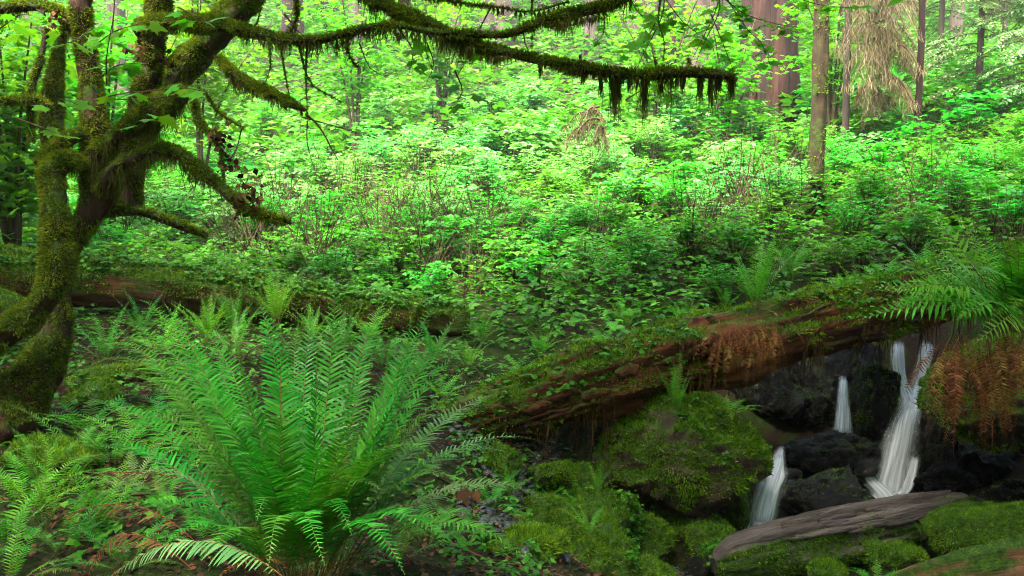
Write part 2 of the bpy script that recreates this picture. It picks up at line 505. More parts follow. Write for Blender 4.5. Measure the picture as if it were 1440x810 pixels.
def build_ground():
    u = np.linspace(-1, 1, 380)
    xs = 7 * u + 41 * np.sign(u) * np.abs(u) ** 4
    v = np.linspace(0, 1, 420)
    ys = np.concatenate([np.linspace(-46, -6.5, 40), -6 + 22 * v + 66 * v ** 4])
    X, Y = np.meshgrid(xs, ys)
    Z = ground(X.ravel(), Y.ravel())
    V = np.column_stack([X.ravel(), Y.ravel(), Z])
    w = len(xs)
    i = (np.arange(len(ys) - 1)[:, None] * w + np.arange(w - 1)[None, :]).ravel()
    F = np.column_stack([i, i + 1, i + 1 + w, i + w])
    o = MB().add(V, F).build('ground', M['soil'], smooth=True)
    tag(o, 'dark brown forest floor rising into the hillside', None, kind='structure')


build_ground()

# ------------------------------------------------------------------ shape helpers
def catmull(P, step):
    P = np.asarray(P, float)
    Q = np.vstack([2 * P[0] - P[1], P, 2 * P[-1] - P[-2]])
    out = []
    for i in range(1, len(Q) - 2):
        L = np.linalg.norm(Q[i + 1][:3] - Q[i][:3])
        k = max(2, int(L / step))
        t = np.linspace(0, 1, k, endpoint=False)[:, None]
        out.append(0.5 * ((2 * Q[i]) + (-Q[i - 1] + Q[i + 1]) * t + (2 * Q[i - 1] - 5 * Q[i] + 4 * Q[i + 1] - Q[i + 2]) * t ** 2
                          + (-Q[i - 1] + 3 * Q[i] - 3 * Q[i + 1] + Q[i + 2]) * t ** 3))
    out.append(Q[-2][None, :])
    return np.vstack(out)


def tube(P, rad, nseg=8, bump=0.0, bscale=8.0, fibre=0.0, seed=0, cap=True, flat=1.0, ff=5.0):
    """Tapered tube along P with lumps (bump) and lengthwise furrows (fibre). Returns verts, quads, outward normals."""
    P = np.asarray(P, float)
    rad = np.broadcast_to(np.asarray(rad, float), (len(P),))
    T = unit(np.gradient(P, axis=0))
    n = np.array([0, 0, 1.0]) if abs(T[0][2]) < 0.9 else np.array([1.0, 0, 0])
    Ns = []
    for t in T:
        n = n - t * n.dot(t)
        n = n / np.linalg.norm(n)
        Ns.append(n)
    Ns = np.array(Ns)
    Bs = np.cross(T, Ns)
    a = np.linspace(0, 2 * math.pi, nseg, endpoint=False)
    D = np.cos(a)[None, :, None] * Ns[:, None, :] + np.sin(a)[None, :, None] * Bs[:, None, :] * flat
    r = np.repeat(rad[:, None], nseg, 1)
    base = P[:, None, :] + D * r[:, :, None]
    if bump:
        r = r * (1 + bump * fbm(base.reshape(-1, 3) * bscale, seed, 3).reshape(r.shape) * 2)
    if fibre:
        s = np.concatenate([[0], np.cumsum(np.linalg.norm(np.diff(P, axis=0), axis=1))])
        q = np.stack([np.cos(a)[None, :] * ff + 0 * s[:, None], np.sin(a)[None, :] * ff + 0 * s[:, None], s[:, None] * (1.2 if ff == 5 else .35) + 0 * a[None, :]], -1)
        r = r * (1 + fibre * fbm(q.reshape(-1, 3), seed + 5, 3, 0.6).reshape(r.shape) * 2)
    V = (P[:, None, :] + D * r[:, :, None]).reshape(-1, 3)
    i = np.arange(len(P) - 1)[:, None] * nseg
    j = np.arange(nseg)[None, :]
    k = (j + 1) % nseg
    F = np.stack([i + j, i + k, i + nseg + k, i + nseg + j], -1).reshape(-1, 4)
    return V, F, D.reshape(-1, 3)


def add_tube(mb, P, rad, nseg=8, mat=0, cap=True, **kw):
    V, F, N = tube(P, rad, nseg, **kw)
    mb.add(V, F, mat)
    if cap:
        for ring, c in ((range(nseg), P[0]), (range(len(V) - nseg, len(V)), P[-1])):
            ring = list(ring)
            mb.add(np.vstack([V[ring], [c]]), [[k, (k + 1) % nseg, nseg] for k in range(nseg)], mat)
    return V, F, N


def tri_sample(V, F, n):
    if F.shape[1] == 4:
        F = np.vstack([F[:, [0, 1, 2]], F[:, [0, 2, 3]]])
    A, B, C = V[F[:, 0]], V[F[:, 1]], V[F[:, 2]]
    cr = np.cross(B - A, C - A)
    ar = np.linalg.norm(cr, axis=1)
    idx = rng.choice(len(F), n, p=ar / ar.sum())
    u, v = rng.random(n), rng.random(n)
    f = u + v > 1
    u[f], v[f] = 1 - u[f], 1 - v[f]
    return A[idx] + (B - A)[idx] * u[:, None] + (C - A)[idx] * v[:, None], unit(cr[idx]), ar.sum() / 2


def tufts(mb, P, N, length, width, grav=0.2, mat=0, jit=0.7):
    """One-triangle blades of moss standing out of a surface."""
    n = len(P)
    if n == 0:
        return
    length = np.broadcast_to(np.asarray(length, float), (n,)) * rng.uniform(0.5, 1.3, n)
    d = unit(N * (1 - grav) + np.array([0, 0, -grav]) + rng.normal(0, jit / 2, (n, 3)))
    s = unit(np.cross(d, rng.normal(0, 1, (n, 3)))) * (width / 2)
    V = np.stack([P - s - N * 0.004, P + s - N * 0.004, P + d * length[:, None]], 1).reshape(-1, 3)
    mb.add(V, np.arange(3 * n).reshape(-1, 3), mat)


def strands(mb, P, length, width, mat=0, sway=0.12):
    """Hanging strings, two segments each, tapering."""
    n = len(P)
    if n == 0:
        return
    length = np.asarray(length, float)
    a = rng.uniform(0, 2 * math.pi, n)
    s = np.column_stack([np.cos(a), np.sin(a), np.zeros(n)]) * (width / 2)
    o1 = rng.normal(0, sway, (n, 3)) * length[:, None] * 0.5
    o2 = o1 + rng.normal(0, sway, (n, 3)) * length[:, None] * 0.6
    o1[:, 2], o2[:, 2] = -length * 0.5, -length
    V = np.stack([P - s, P + s, P + o1 + s * 0.8, P + o1 - s * 0.8, P + o2], 1).reshape(-1, 3)
    b = np.arange(n) * 5
    mb.add(V, np.vstack([np.column_stack([b, b + 1, b + 2, b + 3])]), mat)
    mb.f.append(np.column_stack([b + 3, b + 2, b + 4]) + mb.n - len(V))
    mb.m.append(np.full(n, mat, np.int32))


# leaf templates: x across, y along, z up
LEAFLET_V = np.array([[0, 0, 0], [-.36, .42, .03], [0, .46, -.05], [.36, .42, .03], [0, 1, -.10]])
LEAFLET_F = np.array([[0, 2, 1], [0, 3, 2], [1, 2, 4], [2, 3, 4]])
QUICK_V = np.array([[0, 0, 0], [-.36, .45, .04], [0, 1, -.08], [.36, .45, .04]])
QUICK_F = np.array([[0, 2, 1], [0, 3, 2]])


def maple_template():
    pts = [(0.0, 0.0), (.13, -.04), (.42, -.10), (.33, .08), (.52, .16), (.40, .26), (.60, .52), (.36, .46), (.27, .56), (.20, .52), (.16, .80), (0, 1.02)]
    full = [(x, y) for x, y in pts] + [(-x, y) for x, y in reversed(pts[1:-1])]
    V = [(x, y, -0.10 * (x * x * 2 + max(0, y - .4) ** 2)) for x, y in full] + [(0, .3, .03)]
    n = len(full)
    return np.array(V), np.array([[k, (k + 1) % n, n] for k in range(n)])


MAPLE_V, MAPLE_F = maple_template()


def rand_up(n, tilt):
    v = rng.normal(0, tilt, (n, 3))
    v[:, 2] = 1
    return unit(v)


def trifoliate(mb, pos, az, size, tilt=0.35, quick=False, mat=0, droop=0.15):
    """Three leaflets per node, held nearly flat."""
    Vt, Ft = (QUICK_V, QUICK_F) if quick else (LEAFLET_V, LEAFLET_F)
    n = len(pos)
    up = rand_up(n, tilt)
    for off in (0, 1.25, -1.25):
        a = az + off + rng.normal(0, 0.15, n)
        f = np.column_stack([np.cos(a), np.sin(a), np.full(n, -droop) + rng.normal(0, 0.12, n)])
        f = unit(f - up * np.sum(f * up, 1, keepdims=True) * 0.7)
        mb.inst(Vt, Ft, frames(f, up), pos + f * (size * 0.08)[:, None], size * (1.0 if off == 0 else 0.85), mat)


# ------------------------------------------------------------------ fern fronds
PINNA_V = np.array([[-.5, 0, 0], [.5, 0, 0], [.62, .10, 0], [-.46, .45, .01], [.46, .45, .01], [-.30, .8, -.05], [.28, .8, -.05], [0, 1, -.11]])
PINNA_F4 = np.array([[0, 1, 4, 3], [3, 4, 6, 5]])
PINNA_F3 = np.array([[1, 2, 4], [5, 6, 7]])


def pinnae(mb, Mx, pos, L, Wd, mat=0, lite=False):
    sc = np.column_stack([Wd, L, L])
    if lite:
        V = PINNA_V[[0, 1, 3, 4, 7]]
        mb.inst(V, np.array([[0, 1, 3], [0, 3, 2], [2, 3, 4]]), Mx, pos, sc, mat)
    else:
        F = np.array([[0, 1, 4], [0, 4, 3], [3, 4, 6], [3, 6, 5], [1, 2, 4], [5, 6, 7]])
        mb.inst(PINNA_V, F, Mx, pos, sc, mat)


def frond(path, width, pairs, kind='sword', lite=False, t0=0.16, curl=0.0, seed=0):
    """path: (n,3) points from base to tip. Returns (blade MB, stalk MB)."""
    r = np.random.default_rng(seed)
    path = np.asarray(path, float)
    s = np.concatenate([[0], np.cumsum(np.linalg.norm(np.diff(path, axis=0), axis=1))])
    s = s / s[-1]
    t = t0 + (1 - t0) * (np.arange(pairs) + 0.5) / pairs
    C = np.column_stack([np.interp(t, s, path[:, k]) for k in range(3)])
    Tg = unit(np.gradient(C, axis=0))
    h = path[-1] - path[0]
    h = np.array([h[0], h[1], 0.0])
    if np.linalg.norm(h) < 1e-3:
        h = np.array([0, 1.0, 0])
    h = h / np.linalg.norm(h)
    S0 = np.array([h[1], -h[0], 0.0])
    S = unit(S0[None, :] - Tg * (Tg @ S0)[:, None])
    Nn = np.cross(S, Tg)
    tt = (t - t0) / (1 - t0)
    prof = np.minimum(1, 0.32 + tt * 2.8) * np.clip(1 - tt ** (1.5 if kind == 'broad' else 3.0), 0.03, 1)
    blade = MB()
    for sg in (-1, 1):
        a = R(14) + tt * R(26) + r.normal(0, 0.05, pairs)
        lift = r.normal(0.10, 0.10, pairs) - curl
        d = unit(S * (sg * np.cos(a))[:, None] + Tg * np.sin(a)[:, None] + Nn * lift[:, None])
        up = unit(Nn + Tg * r.normal(0.15, 0.18, pairs)[:, None])
        L = width * prof * r.uniform(0.88, 1.08, pairs)
        pos = C + Tg * (0.25 * sg / pairs) * np.linalg.norm(path[-1] - path[0])
        keep = r.random(pairs) > (0.22 if kind == 'dead' else 0.015)
        if kind == 'lacy':
            ns = 7
            for q in range(1, ns + 1):
                for s2 in (-1, 1):
                    u = (q - 0.4) / ns
                    p2 = pos + d * (L * u)[:, None] + up * (-(0.10 * L * u * u))[:, None]
                    sd = unit(np.cross(d, up)) * s2
                    dd = unit(sd + d * 0.55)
                    l2 = L * 0.235 * (1 - 0.75 * u)
                    blade.inst(QUICK_V * np.array([0.95, 1, 1]), QUICK_F, frames(dd, up), p2, l2)
        else:
            wd = width * (0.17 if kind == 'broad' else 0.125 if kind == 'sword' or not lite else 0.2) * np.clip(prof, 0.35, 1)
            pinnae(blade, frames(d[keep], up[keep] * (1 if sg > 0 else 1)), pos[keep], L[keep], wd[keep], lite=lite)
    stalk = MB()
    k = max(6, min(len(path), 14))
    q = np.linspace(0, 1, k)
    sp = np.column_stack([np.interp(q, s, path[:, c]) for c in range(3)])
    add_tube(stalk, sp, np.linspace(0.032, 0.008, k) * width, 4, cap=False)
    return blade, stalk


def arc(e0, e1, n=22, side=0.0, power=1.0):
    """Unit-length curve in the YZ plane whose elevation swings from e0 to e1 degrees."""
    t = np.linspace(0, 1, n)
    e = np.radians(e0 + (e1 - e0) * t ** power)
    d = np.column_stack([side * t, np.cos(e), np.sin(e)])
    d = unit(d) / (n - 1)
    return np.vstack([[0, 0, 0], np.cumsum(d[:-1], axis=0)])


PROTO = {}


def make_protos():
    def mk(kind, specs, width, pairs, mats):
        L = []
        for i, (e0, e1, sd) in enumerate(specs):
            b, s = frond(arc(e0, e1, 22, sd), width, pairs, kind, lite=True, seed=i + len(kind) * 10, curl=0.25 if kind == 'dead' else 0.0)
            mb = b
            for V, F in zip(s.v, s.f):
                mb.add(V, F - F.min(), 1)
            L.append(mb.mesh('frond', mats))
        return L
    sword = [(86, 62, .05), (82, 35, -.08), (78, 12, .1), (68, -8, -.1), (58, -25, .06), (80, 50, .12), (50, -5, -.05)]
    PROTO['sword'] = mk('sword', sword, 0.105, 34, [M['fern'], M['stalk']])
    PROTO['bright'] = mk('sword', sword, 0.115, 30, [M['fern_light'], M['stalk']])
    PROTO['old'] = mk('sword', sword[2:], 0.10, 30, [M['fern_old'], M['stalk']])
    PROTO['lacy'] = mk('broad', [(75, 25, .08), (65, 0, -.1), (55, -20, .1), (45, -10, -.06), (70, 40, .1)], 0.19, 19, [M['fern_light'], M['stalk']])
    PROTO['dead'] = mk('dead', [(20, -85, .1), (5, -88, -.12), (-20, -89, .05), (30, -60, .15), (-50, -88, -.1)], 0.072, 26, [M['fern_dead'], M['fern_dead']])
    PROTO['hang'] = mk('dead', [(-55, -89, .04), (-70, -90, -.06), (-80, -88, .08), (-30, -89, .03)], 0.072, 30, [M['fern_dead'], M['fern_dead']])
    PROTO['brown'] = mk('dead', [(40, -15, .2), (30, -25, -.2), (25, -40, .1)], 0.075, 28, [M['fern_dead'], M['fern_dead']])


make_protos()
# index by uprightness, 0 = upright
UPRIGHT, MIXED, LOW = (0, 1, 5), (1, 2, 3, 5, 6), (3, 4, 6, 2)


def fern(label, base, L, n, kind='sword', var=MIXED, az=(0, 360), dead=0, dead_len=None, dead_az=None, seed=0, group=None, name='fern', pitch=0, roll=0):
    r = random.Random(seed * 31 + n)
    t = empty(name, tuple(base), label, 'fern', group)
    P = PROTO[kind]
    for i in range(n):
        me = P[r.choice(var) % len(P)]
        a = R(az[0] + (az[1] - az[0]) * (i + r.uniform(0.1, 0.9)) / n)
        s = L * r.uniform(0.68, 1.1)
        m = Matrix.Rotation(a, 4, 'Z') @ Matrix.Rotation(R(r.uniform(-9, 9) + pitch), 4, 'X') @ Matrix.Rotation(R(roll * math.sin(a)), 4, 'Y') @ Matrix.Scale(s, 4)
        m.translation = (math.sin(-a) * 0.03 * L, math.cos(a) * 0.03 * L, -0.02)
        linked('frond', me, t, m)
    P = PROTO['dead']
    daz = dead_az or az
    for i in range(dead):
        a = R(daz[0] + (daz[1] - daz[0]) * (i + r.uniform(0, 1)) / dead)
        s = (dead_len or L * 0.8) * r.uniform(0.6, 1.1)
        m = Matrix.Rotation(a, 4, 'Z') @ Matrix.Rotation(R(r.uniform(-8, 8)), 4, 'Y') @ Matrix.Scale(s, 4)
        m.translation = (r.uniform(-.05, .05) * L, r.uniform(-.05, .05) * L, -0.03)
        linked('dead_frond', P[r.randrange(len(P))], t, m)
    return t


# ------------------------------------------------------------------ rocks
def ico(sub):
    bm = bmesh.new()
    bmesh.ops.create_icosphere(bm, subdivisions=sub, radius=1.0)
    bm.verts.ensure_lookup_table()
    V = np.array([v.co[:] for v in bm.verts])
    F = np.array([[l.index for l in f.verts] for f in bm.faces])
    bm.free()
    return V, F


ICO = {k: ico(k) for k in (2, 3, 4, 5)}


def rock(label, c, r, mat='rock', seed=0, sub=4, facets=10, rough=0.26, moss=0.0, mlen=0.02, name='rock', group=None, moss_up=0.0, rot=0.0, sink=0.0, cat='rock'):
    """Boulder: a sphere cut by random planes, then roughened. c is the centre, r the three radii."""
    V, F = ICO[sub]
    q = np.random.default_rng(seed + 100)
    V = V.copy()
    for k in range(facets):
        n = unit(q.normal(0, 1, 3))
        h = q.uniform(0.58, 0.86)
        ex = V @ n - h
        V = V - np.outer(np.clip(ex, 0, None) * 0.9, n)
    n1 = fbm(V * 1.6 + seed * 3.1, seed, 4)
    ridge = 0.35 - np.abs(fbm(V * 3.1 + seed, seed + 4, 3)) * 1.6
    fine = fbm(V * 9 + seed, seed + 9, 4, 0.6)
    cush = np.clip(fbm(V * 5 + seed, seed + 12, 2), 0, 1) * (0.5 if moss else 0.1)
    crag = fbm(V * 17 + seed, seed + 15, 3, 0.6) * (0.30 if mat.startswith('wet') else 0.0)
    V = V * (1 + rough * n1 + rough * 0.55 * ridge + rough * 0.5 * fine + rough * 0.6 * cush + rough * crag)[:, None]
    V = V * np.asarray(r)
    ca, sa = math.cos(rot), math.sin(rot)
    V = np.column_stack([V[:, 0] * ca - V[:, 1] * sa, V[:, 0] * sa + V[:, 1] * ca, V[:, 2]])
    t = MB().add(V, F).build(name, M[mat], origin=(0, 0, 0), smooth=True)
    t.location = c
    tag(t, label, cat, group)
    if moss:
        P, N, ar = tri_sample(V, F, int(moss))
        k = (N[:, 2] * 0.6 + 1.2 * fbm(P * 3.0 + seed, seed + 2, 3)) > moss_up
        mb = MB()
        tufts(mb, P[k], N[k], mlen * (0.5 + 1.1 * np.clip(fbm(P[k] * 8, seed, 2) + .4, 0, 1)), mlen * 0.4, 0.1)
        if mb.n:
            tag(mb.build('moss', M['moss'], t), kind='stuff')
    return t, V + np.asarray(c), F


def px(v, d):
    return v * d / FPX


# --- the big boulder and the rocks of the stream bed: label, px, py, metres ahead, half width px, half height px, depth ratio, material, ...
b_main, Vb, Fb = rock('large moss-covered brown boulder left of the small cascade', at(945, 640, 7.25), (px(134, 7.25), 0.60, px(86, 7.25)), 'boulder', 5, 5, 8, 0.20, 42000, 0.036, 'boulder', moss_up=-0.05, cat='boulder')
rock('glistening wet black rock below the main waterfall', at(1170, 706, 7.45), (px(70, 7.45), 0.38, px(52, 7.45)), 'wet', 8, 5, 9, 0.24, 5000, 0.018, 'wet_rock', moss_up=0.62)
rock('long dark wet ledge rock between the two upper waterfalls', at(1168, 640, 8.2), (px(76, 8.2), 0.30, px(36, 8.2)), 'wet_shade_tint', 9, 5, 9, 0.24, 2000, 0.015, 'wet_rock', moss_up=0.7)
rock('rounded dark mossy rock standing between small and main waterfall', at(1231, 566, 8.45), (px(35, 8.45), 0.24, px(62, 8.45)), 'wet_shade_tint', 10, 5, 9, 0.24, 7000, 0.02, 'wet_rock', moss_up=0.1)
rock('dark rock wall in shadow under the fallen log', at(1085, 560, 9.15), (px(90, 9.15), 0.5, px(85, 9.15)), 'wet_shade_tint', 12, 5, 9, 0.24, 5000, 0.02, 'rock_wall', moss_up=0.2)
rock('shade-darkened wet rock behind the slender upper waterfall', at(1185, 545, 9.45), (px(70, 9.45), 0.36, px(90, 9.35)), 'wet_shade_tint', 14, 5, 9, 0.24, 0, 0.02, 'rock_wall')
rock('dark stepped rock that the main waterfall slides over', at(1262, 655, 8.98), (px(58, 8.98), 0.40, px(80, 8.98)), 'wet_shade_tint', 15, 5, 9, 0.24, 0, 0.02, 'rock_wall')
rock('shade-darkened rock at the lip of the main waterfall', at(1290, 552, 9.6), (px(90, 9.6), 0.4, px(62, 9.6)), 'wet_shade_tint', 16, 5, 9, 0.24, 0, 0.02, 'rock_wall')
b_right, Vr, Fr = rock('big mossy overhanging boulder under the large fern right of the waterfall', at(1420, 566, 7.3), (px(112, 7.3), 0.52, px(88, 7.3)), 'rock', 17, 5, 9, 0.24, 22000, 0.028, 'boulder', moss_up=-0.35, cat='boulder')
rock('shade-darkened rock in the hollow below the overhanging boulder', at(1390, 690, 8.1), (px(130, 8.1), 0.5, px(75, 8.1)), 'wet_shade_tint', 18, 5, 9, 0.24, 0, 0.02, 'rock_wall')
rock('shade-darkened rock filling the gap behind the top of the main waterfall', at(1330, 480, 10.2), (px(150, 10), 0.45, px(70, 10)), 'wet_shade_tint', 22, 4, 8, 0.2, 0, 0.02, 'rock_wall')
rock('dark rock right beside the lower half of the main waterfall', at(1322, 655, 8.1), (px(34, 8.1), 0.3, px(66, 8.1)), 'wet_shade_tint', 23, 4, 8, 0.24, 2500, 0.018, 'rock_wall', moss_up=0.3)
rock('shade-darkened rock in front of the hollow under the overhanging boulder', at(1425, 722, 7.4), (px(96, 7.4), 0.35, px(44, 7.4)), 'wet_shade_tint', 24, 5, 8, 0.26, 4000, 0.018, 'rock_wall', moss_up=0.4)
rock('small wet rock at the foot of the lower cascade', at(1105, 668, 7.9), (px(22, 7.9), 0.12, px(16, 7.9)), 'wet', 19, 3, 4, 0.15, 0, 0.02, 'wet_rock')
rock('small wet rock splashed at the base of the main fall', at(1214, 655, 8.0), (px(26, 8.0), 0.16, px(18, 8.0)), 'wet', 20, 3, 4, 0.2, 0, 0.02, 'wet_rock')
STONES = [
    ('mossy stone with small ferns left of the big boulder', 832, 722, 6.3, 74, 36), ('mossy round stone at the bottom with a small fern on top', 836, 788, 5.5, 66, 44),
    ('dark mossy stone right below the big boulder', 985, 745, 6.9, 42, 32), ('mossy stone in the shade beside the lower cascade', 1036, 716, 7.3, 28, 36),
    ('mossy stone between the boulder and the grey log', 1003, 765, 6.5, 42, 26), ('bright mossy stone touching the grey log end', 1022, 790, 6.2, 34, 24),
    ('low mossy stone in front of the dark gap under the boulder', 908, 768, 6.6, 46, 36), ('mossy stone deep in the gap under the boulder', 940, 735, 7.1, 46, 26),
    ('flat slanted mossy stone nearest the big fern', 742, 765, 4.9, 62, 22), ('flat mossy slab behind the slanted stone', 775, 725, 5.8, 46, 20),
    ('small mossy stone at the bottom edge right of the fern', 762, 800, 4.9, 18, 13), ('mossy stone leaning left of the wet gravel', 700, 655, 6.2, 40, 24),
    ('mossy green stone in front of the wet gravel', 775, 672, 6.5, 34, 26), ('mossy stone against the left foot of the boulder', 820, 680, 6.8, 26, 26),
    ('low mossy stone at the bottom edge beside the stream', 900, 806, 5.9, 40, 18), ('grey wet stone at the bottom edge by the pool', 985, 800, 6.2, 22, 12),
    ('mossy stone under the leaning grey log', 1258, 782, 5.9, 38, 18), ('mossy stone at the bottom edge under the lady fern', 1165, 808, 5.5, 34, 14),
    ('mossy stone half hidden by the fern fronds', 690, 772, 4.6, 34, 20), ('small dark stone at the bottom edge left of the pool', 930, 812, 5.9, 22, 14),
    ('thin stone slab beside the flat mossy slab', 725, 735, 5.6, 34, 12), ('dark mossy stone behind the left stone group', 795, 750, 5.7, 30, 22),
    ('mossy stone beside the maple foot', 130, 560, 5.9, 46, 20), ('dark stone under the maple foot', 75, 640, 4.9, 60, 22),
]
STONE_VF = []
for i, (lb, x, y, d, w, h) in enumerate(STONES):
    _, _v, _f = rock(lb, at(x, y, d), (px(w, d) * 1.08, px(w, d) * 0.85, px(h, d) * 1.1), 'wet' if 'wet' in lb and 'gravel' not in lb else 'rock', 40 + i, 4, 9, 0.27,
         int(4.2 * w * h), 0.026, 'stone', moss_up=(0.7 if 'wet stone' in lb else 0.0), rot=(i * 1.3) % 3, group='mossy stones in the stream bed', cat='stone')
    STONE_VF.append((_v, _f))


# ------------------------------------------------------------------ water
def sheet(rows, nu=14, step=0.03, seed=0, bulge=0.06):
    """rows: list of (left point, right point) downstream. Returns V, F, UV with u across, v along."""
    Lp, Rp = np.array([r[0] for r in rows]), np.array([r[1] for r in rows])
    Q = catmull(np.hstack([Lp, Rp]), step)
    s = np.concatenate([[0], np.cumsum(np.linalg.norm(np.diff(Q[:, :3], axis=0), axis=1))])
    u = np.linspace(0, 1, nu)
    V = Q[:, None, :3] * (1 - u)[None, :, None] + Q[:, None, 3:] * u[None, :, None]
    w = np.linalg.norm(Q[:, :3] - Q[:, 3:], axis=1)
    pn = np.stack([u[None, :] * 7 + 0 * s[:, None], s[:, None] * 1.5 + 0 * u[None, :], np.full((len(s), nu), seed * 3.0)], -1)
    V[:, :, 1] -= (np.sin(u * math.pi)[None, :] * bulge * np.minimum(1, w * 6)[:, None]) + 0.03 * fbm(pn.reshape(-1, 3), seed, 3).reshape(len(s), nu)
    UV = np.stack([np.broadcast_to(q, V.shape[:2]) for q in (u[None, :], s[:, None] + seed * 7.3, u[None, :], s[:, None] / s[-1])], -1).reshape(-1, 4)
    i = (np.arange(len(s) - 1)[:, None] * nu + np.arange(nu - 1)[None, :]).ravel()
    return V.reshape(-1, 3), np.column_stack([i, i + 1, i + 1 + nu, i + nu]), UV


def strip(spec, **kw):
    return sheet([(at(x0, y, d), at(x1, y, d)) for x0, x1, y, d in spec], **kw)


def waterfall(label, specs):
    t = empty('waterfall', tuple(at(*specs[0][-1][:1], specs[0][-1][2], specs[0][-1][3])), label, 'waterfall')
    t['kind'] = 'structure'
    for i, s in enumerate([*specs, *[[(a - 1, b + 1, y, d - .03) for a, b, y, d in q] for q in specs[:2]]]):
        V, F, UV = strip(s, seed=i + 1)
        MB().add(V, F, uv=UV).build('water_strand', M['fall'], t, origin=t.location, smooth=True)


waterfall('tall silky white two-stranded waterfall beside the overhanging boulder', [
    [(1252, 1272, 478, 9.0), (1251, 1273, 500, 8.85), (1253, 1276, 530, 8.75), (1258, 1290, 560, 8.62), (1258, 1296, 580, 8.5)],
    [(1296, 1316, 478, 9.0), (1288, 1312, 505, 8.85), (1280, 1303, 535, 8.75), (1268, 1300, 562, 8.6), (1258, 1298, 580, 8.5)],
    [(1266, 1298, 556, 8.58), (1258, 1298, 572, 8.46), (1246, 1297, 592, 8.32), (1236, 1295, 620, 8.22), (1226, 1292, 650, 8.14), (1220, 1282, 680, 8.06), (1226, 1272, 699, 8.0)],
    [(1262, 1292, 566, 8.50), (1250, 1290, 590, 8.30), (1240, 1286, 620, 8.18), (1232, 1280, 652, 8.08), (1222, 1276, 682, 8.0), (1220, 1270, 700, 7.92)],
    [(1276, 1296, 640, 8.10), (1270, 1294, 660, 8.04), (1262, 1290, 680, 7.98), (1258, 1276, 697, 7.92)],
    [(1216, 1276, 688, 8.02), (1206, 1286, 698, 7.84), (1198, 1292, 708, 7.66), (1196, 1290, 716, 7.5)],
    [(1202, 1232, 655, 8.1), (1206, 1240, 672, 7.98), (1220, 1262, 690, 7.86), (1234, 1268, 704, 7.78)],
])
waterfall('slender white waterfall falling in the dark gap under the log', [
    [(1180, 1191, 528, 8.75), (1178, 1193, 548, 8.6), (1175, 1196, 576, 8.5), (1168, 1202, 612, 8.4)],
    [(1181, 1191, 534, 8.70), (1178, 1195, 566, 8.5), (1171, 1200, 610, 8.36)],
])
waterfall('small silky cascade between the big boulder and the wet rock', [
    [(1094, 1104, 626, 7.83), (1086, 1104, 640, 7.76), (1080, 1106, 656, 7.68), (1074, 1108, 670, 7.58), (1066, 1102, 684, 7.48), (1058, 1098, 702, 7.40), (1052, 1094, 722, 7.33), (1048, 1090, 740, 7.28)],
    [(1092, 1102, 634, 7.78), (1082, 1102, 652, 7.66), (1066, 1094, 682, 7.44), (1056, 1090, 706, 7.34), (1050, 1086, 738, 7.22)],
    [(1048, 1092, 726, 7.32), (1042, 1098, 738, 7.18), (1036, 1100, 750, 7.02)],
    [(1060, 1100, 672, 7.53), (1056, 1094, 690, 7.43), (1052, 1080, 715, 7.30)],
])
waterfall('thin trickle of water between mossy stones at the bottom', [
    [(972, 978, 778, 6.6), (971, 979, 790, 6.5), (970, 980, 800, 6.42)]])


def pool(label, pts, z):
    P = np.array([at(*p)[:2] for p in pts])
    c = P.mean(0)
    mb = MB()
    n = len(P)
    V = np.vstack([np.column_stack([P, np.full(n, z)]), [[c[0], c[1], z]]])
    mb.add(V, [[k, (k + 1) % n, n] for k in range(n)])
    o = mb.build('water', M['stream'])
    tag(o, label, kind='structure')


zb = at(1240, 698, 7.95)[2]
pool('dark pool at the foot of the waterfalls', [(1040, 742, 7.4), (1100, 745, 7.3), (1180, 745, 7.3), (1300, 735, 7.3), (1330, 700, 8.2), (1230, 680, 8.5), (1130, 700, 8.0), (1060, 705, 7.9)], zb - 0.05)
pool('strip of stream water at the bottom edge', [(985, 830, 5.9), (1050, 830, 5.9), (1060, 780, 6.7), (1070, 750, 7.3), (1030, 750, 7.3), (980, 775, 6.8), (960, 800, 6.4)], at(1015, 803, 6.35)[2] - 0.02)

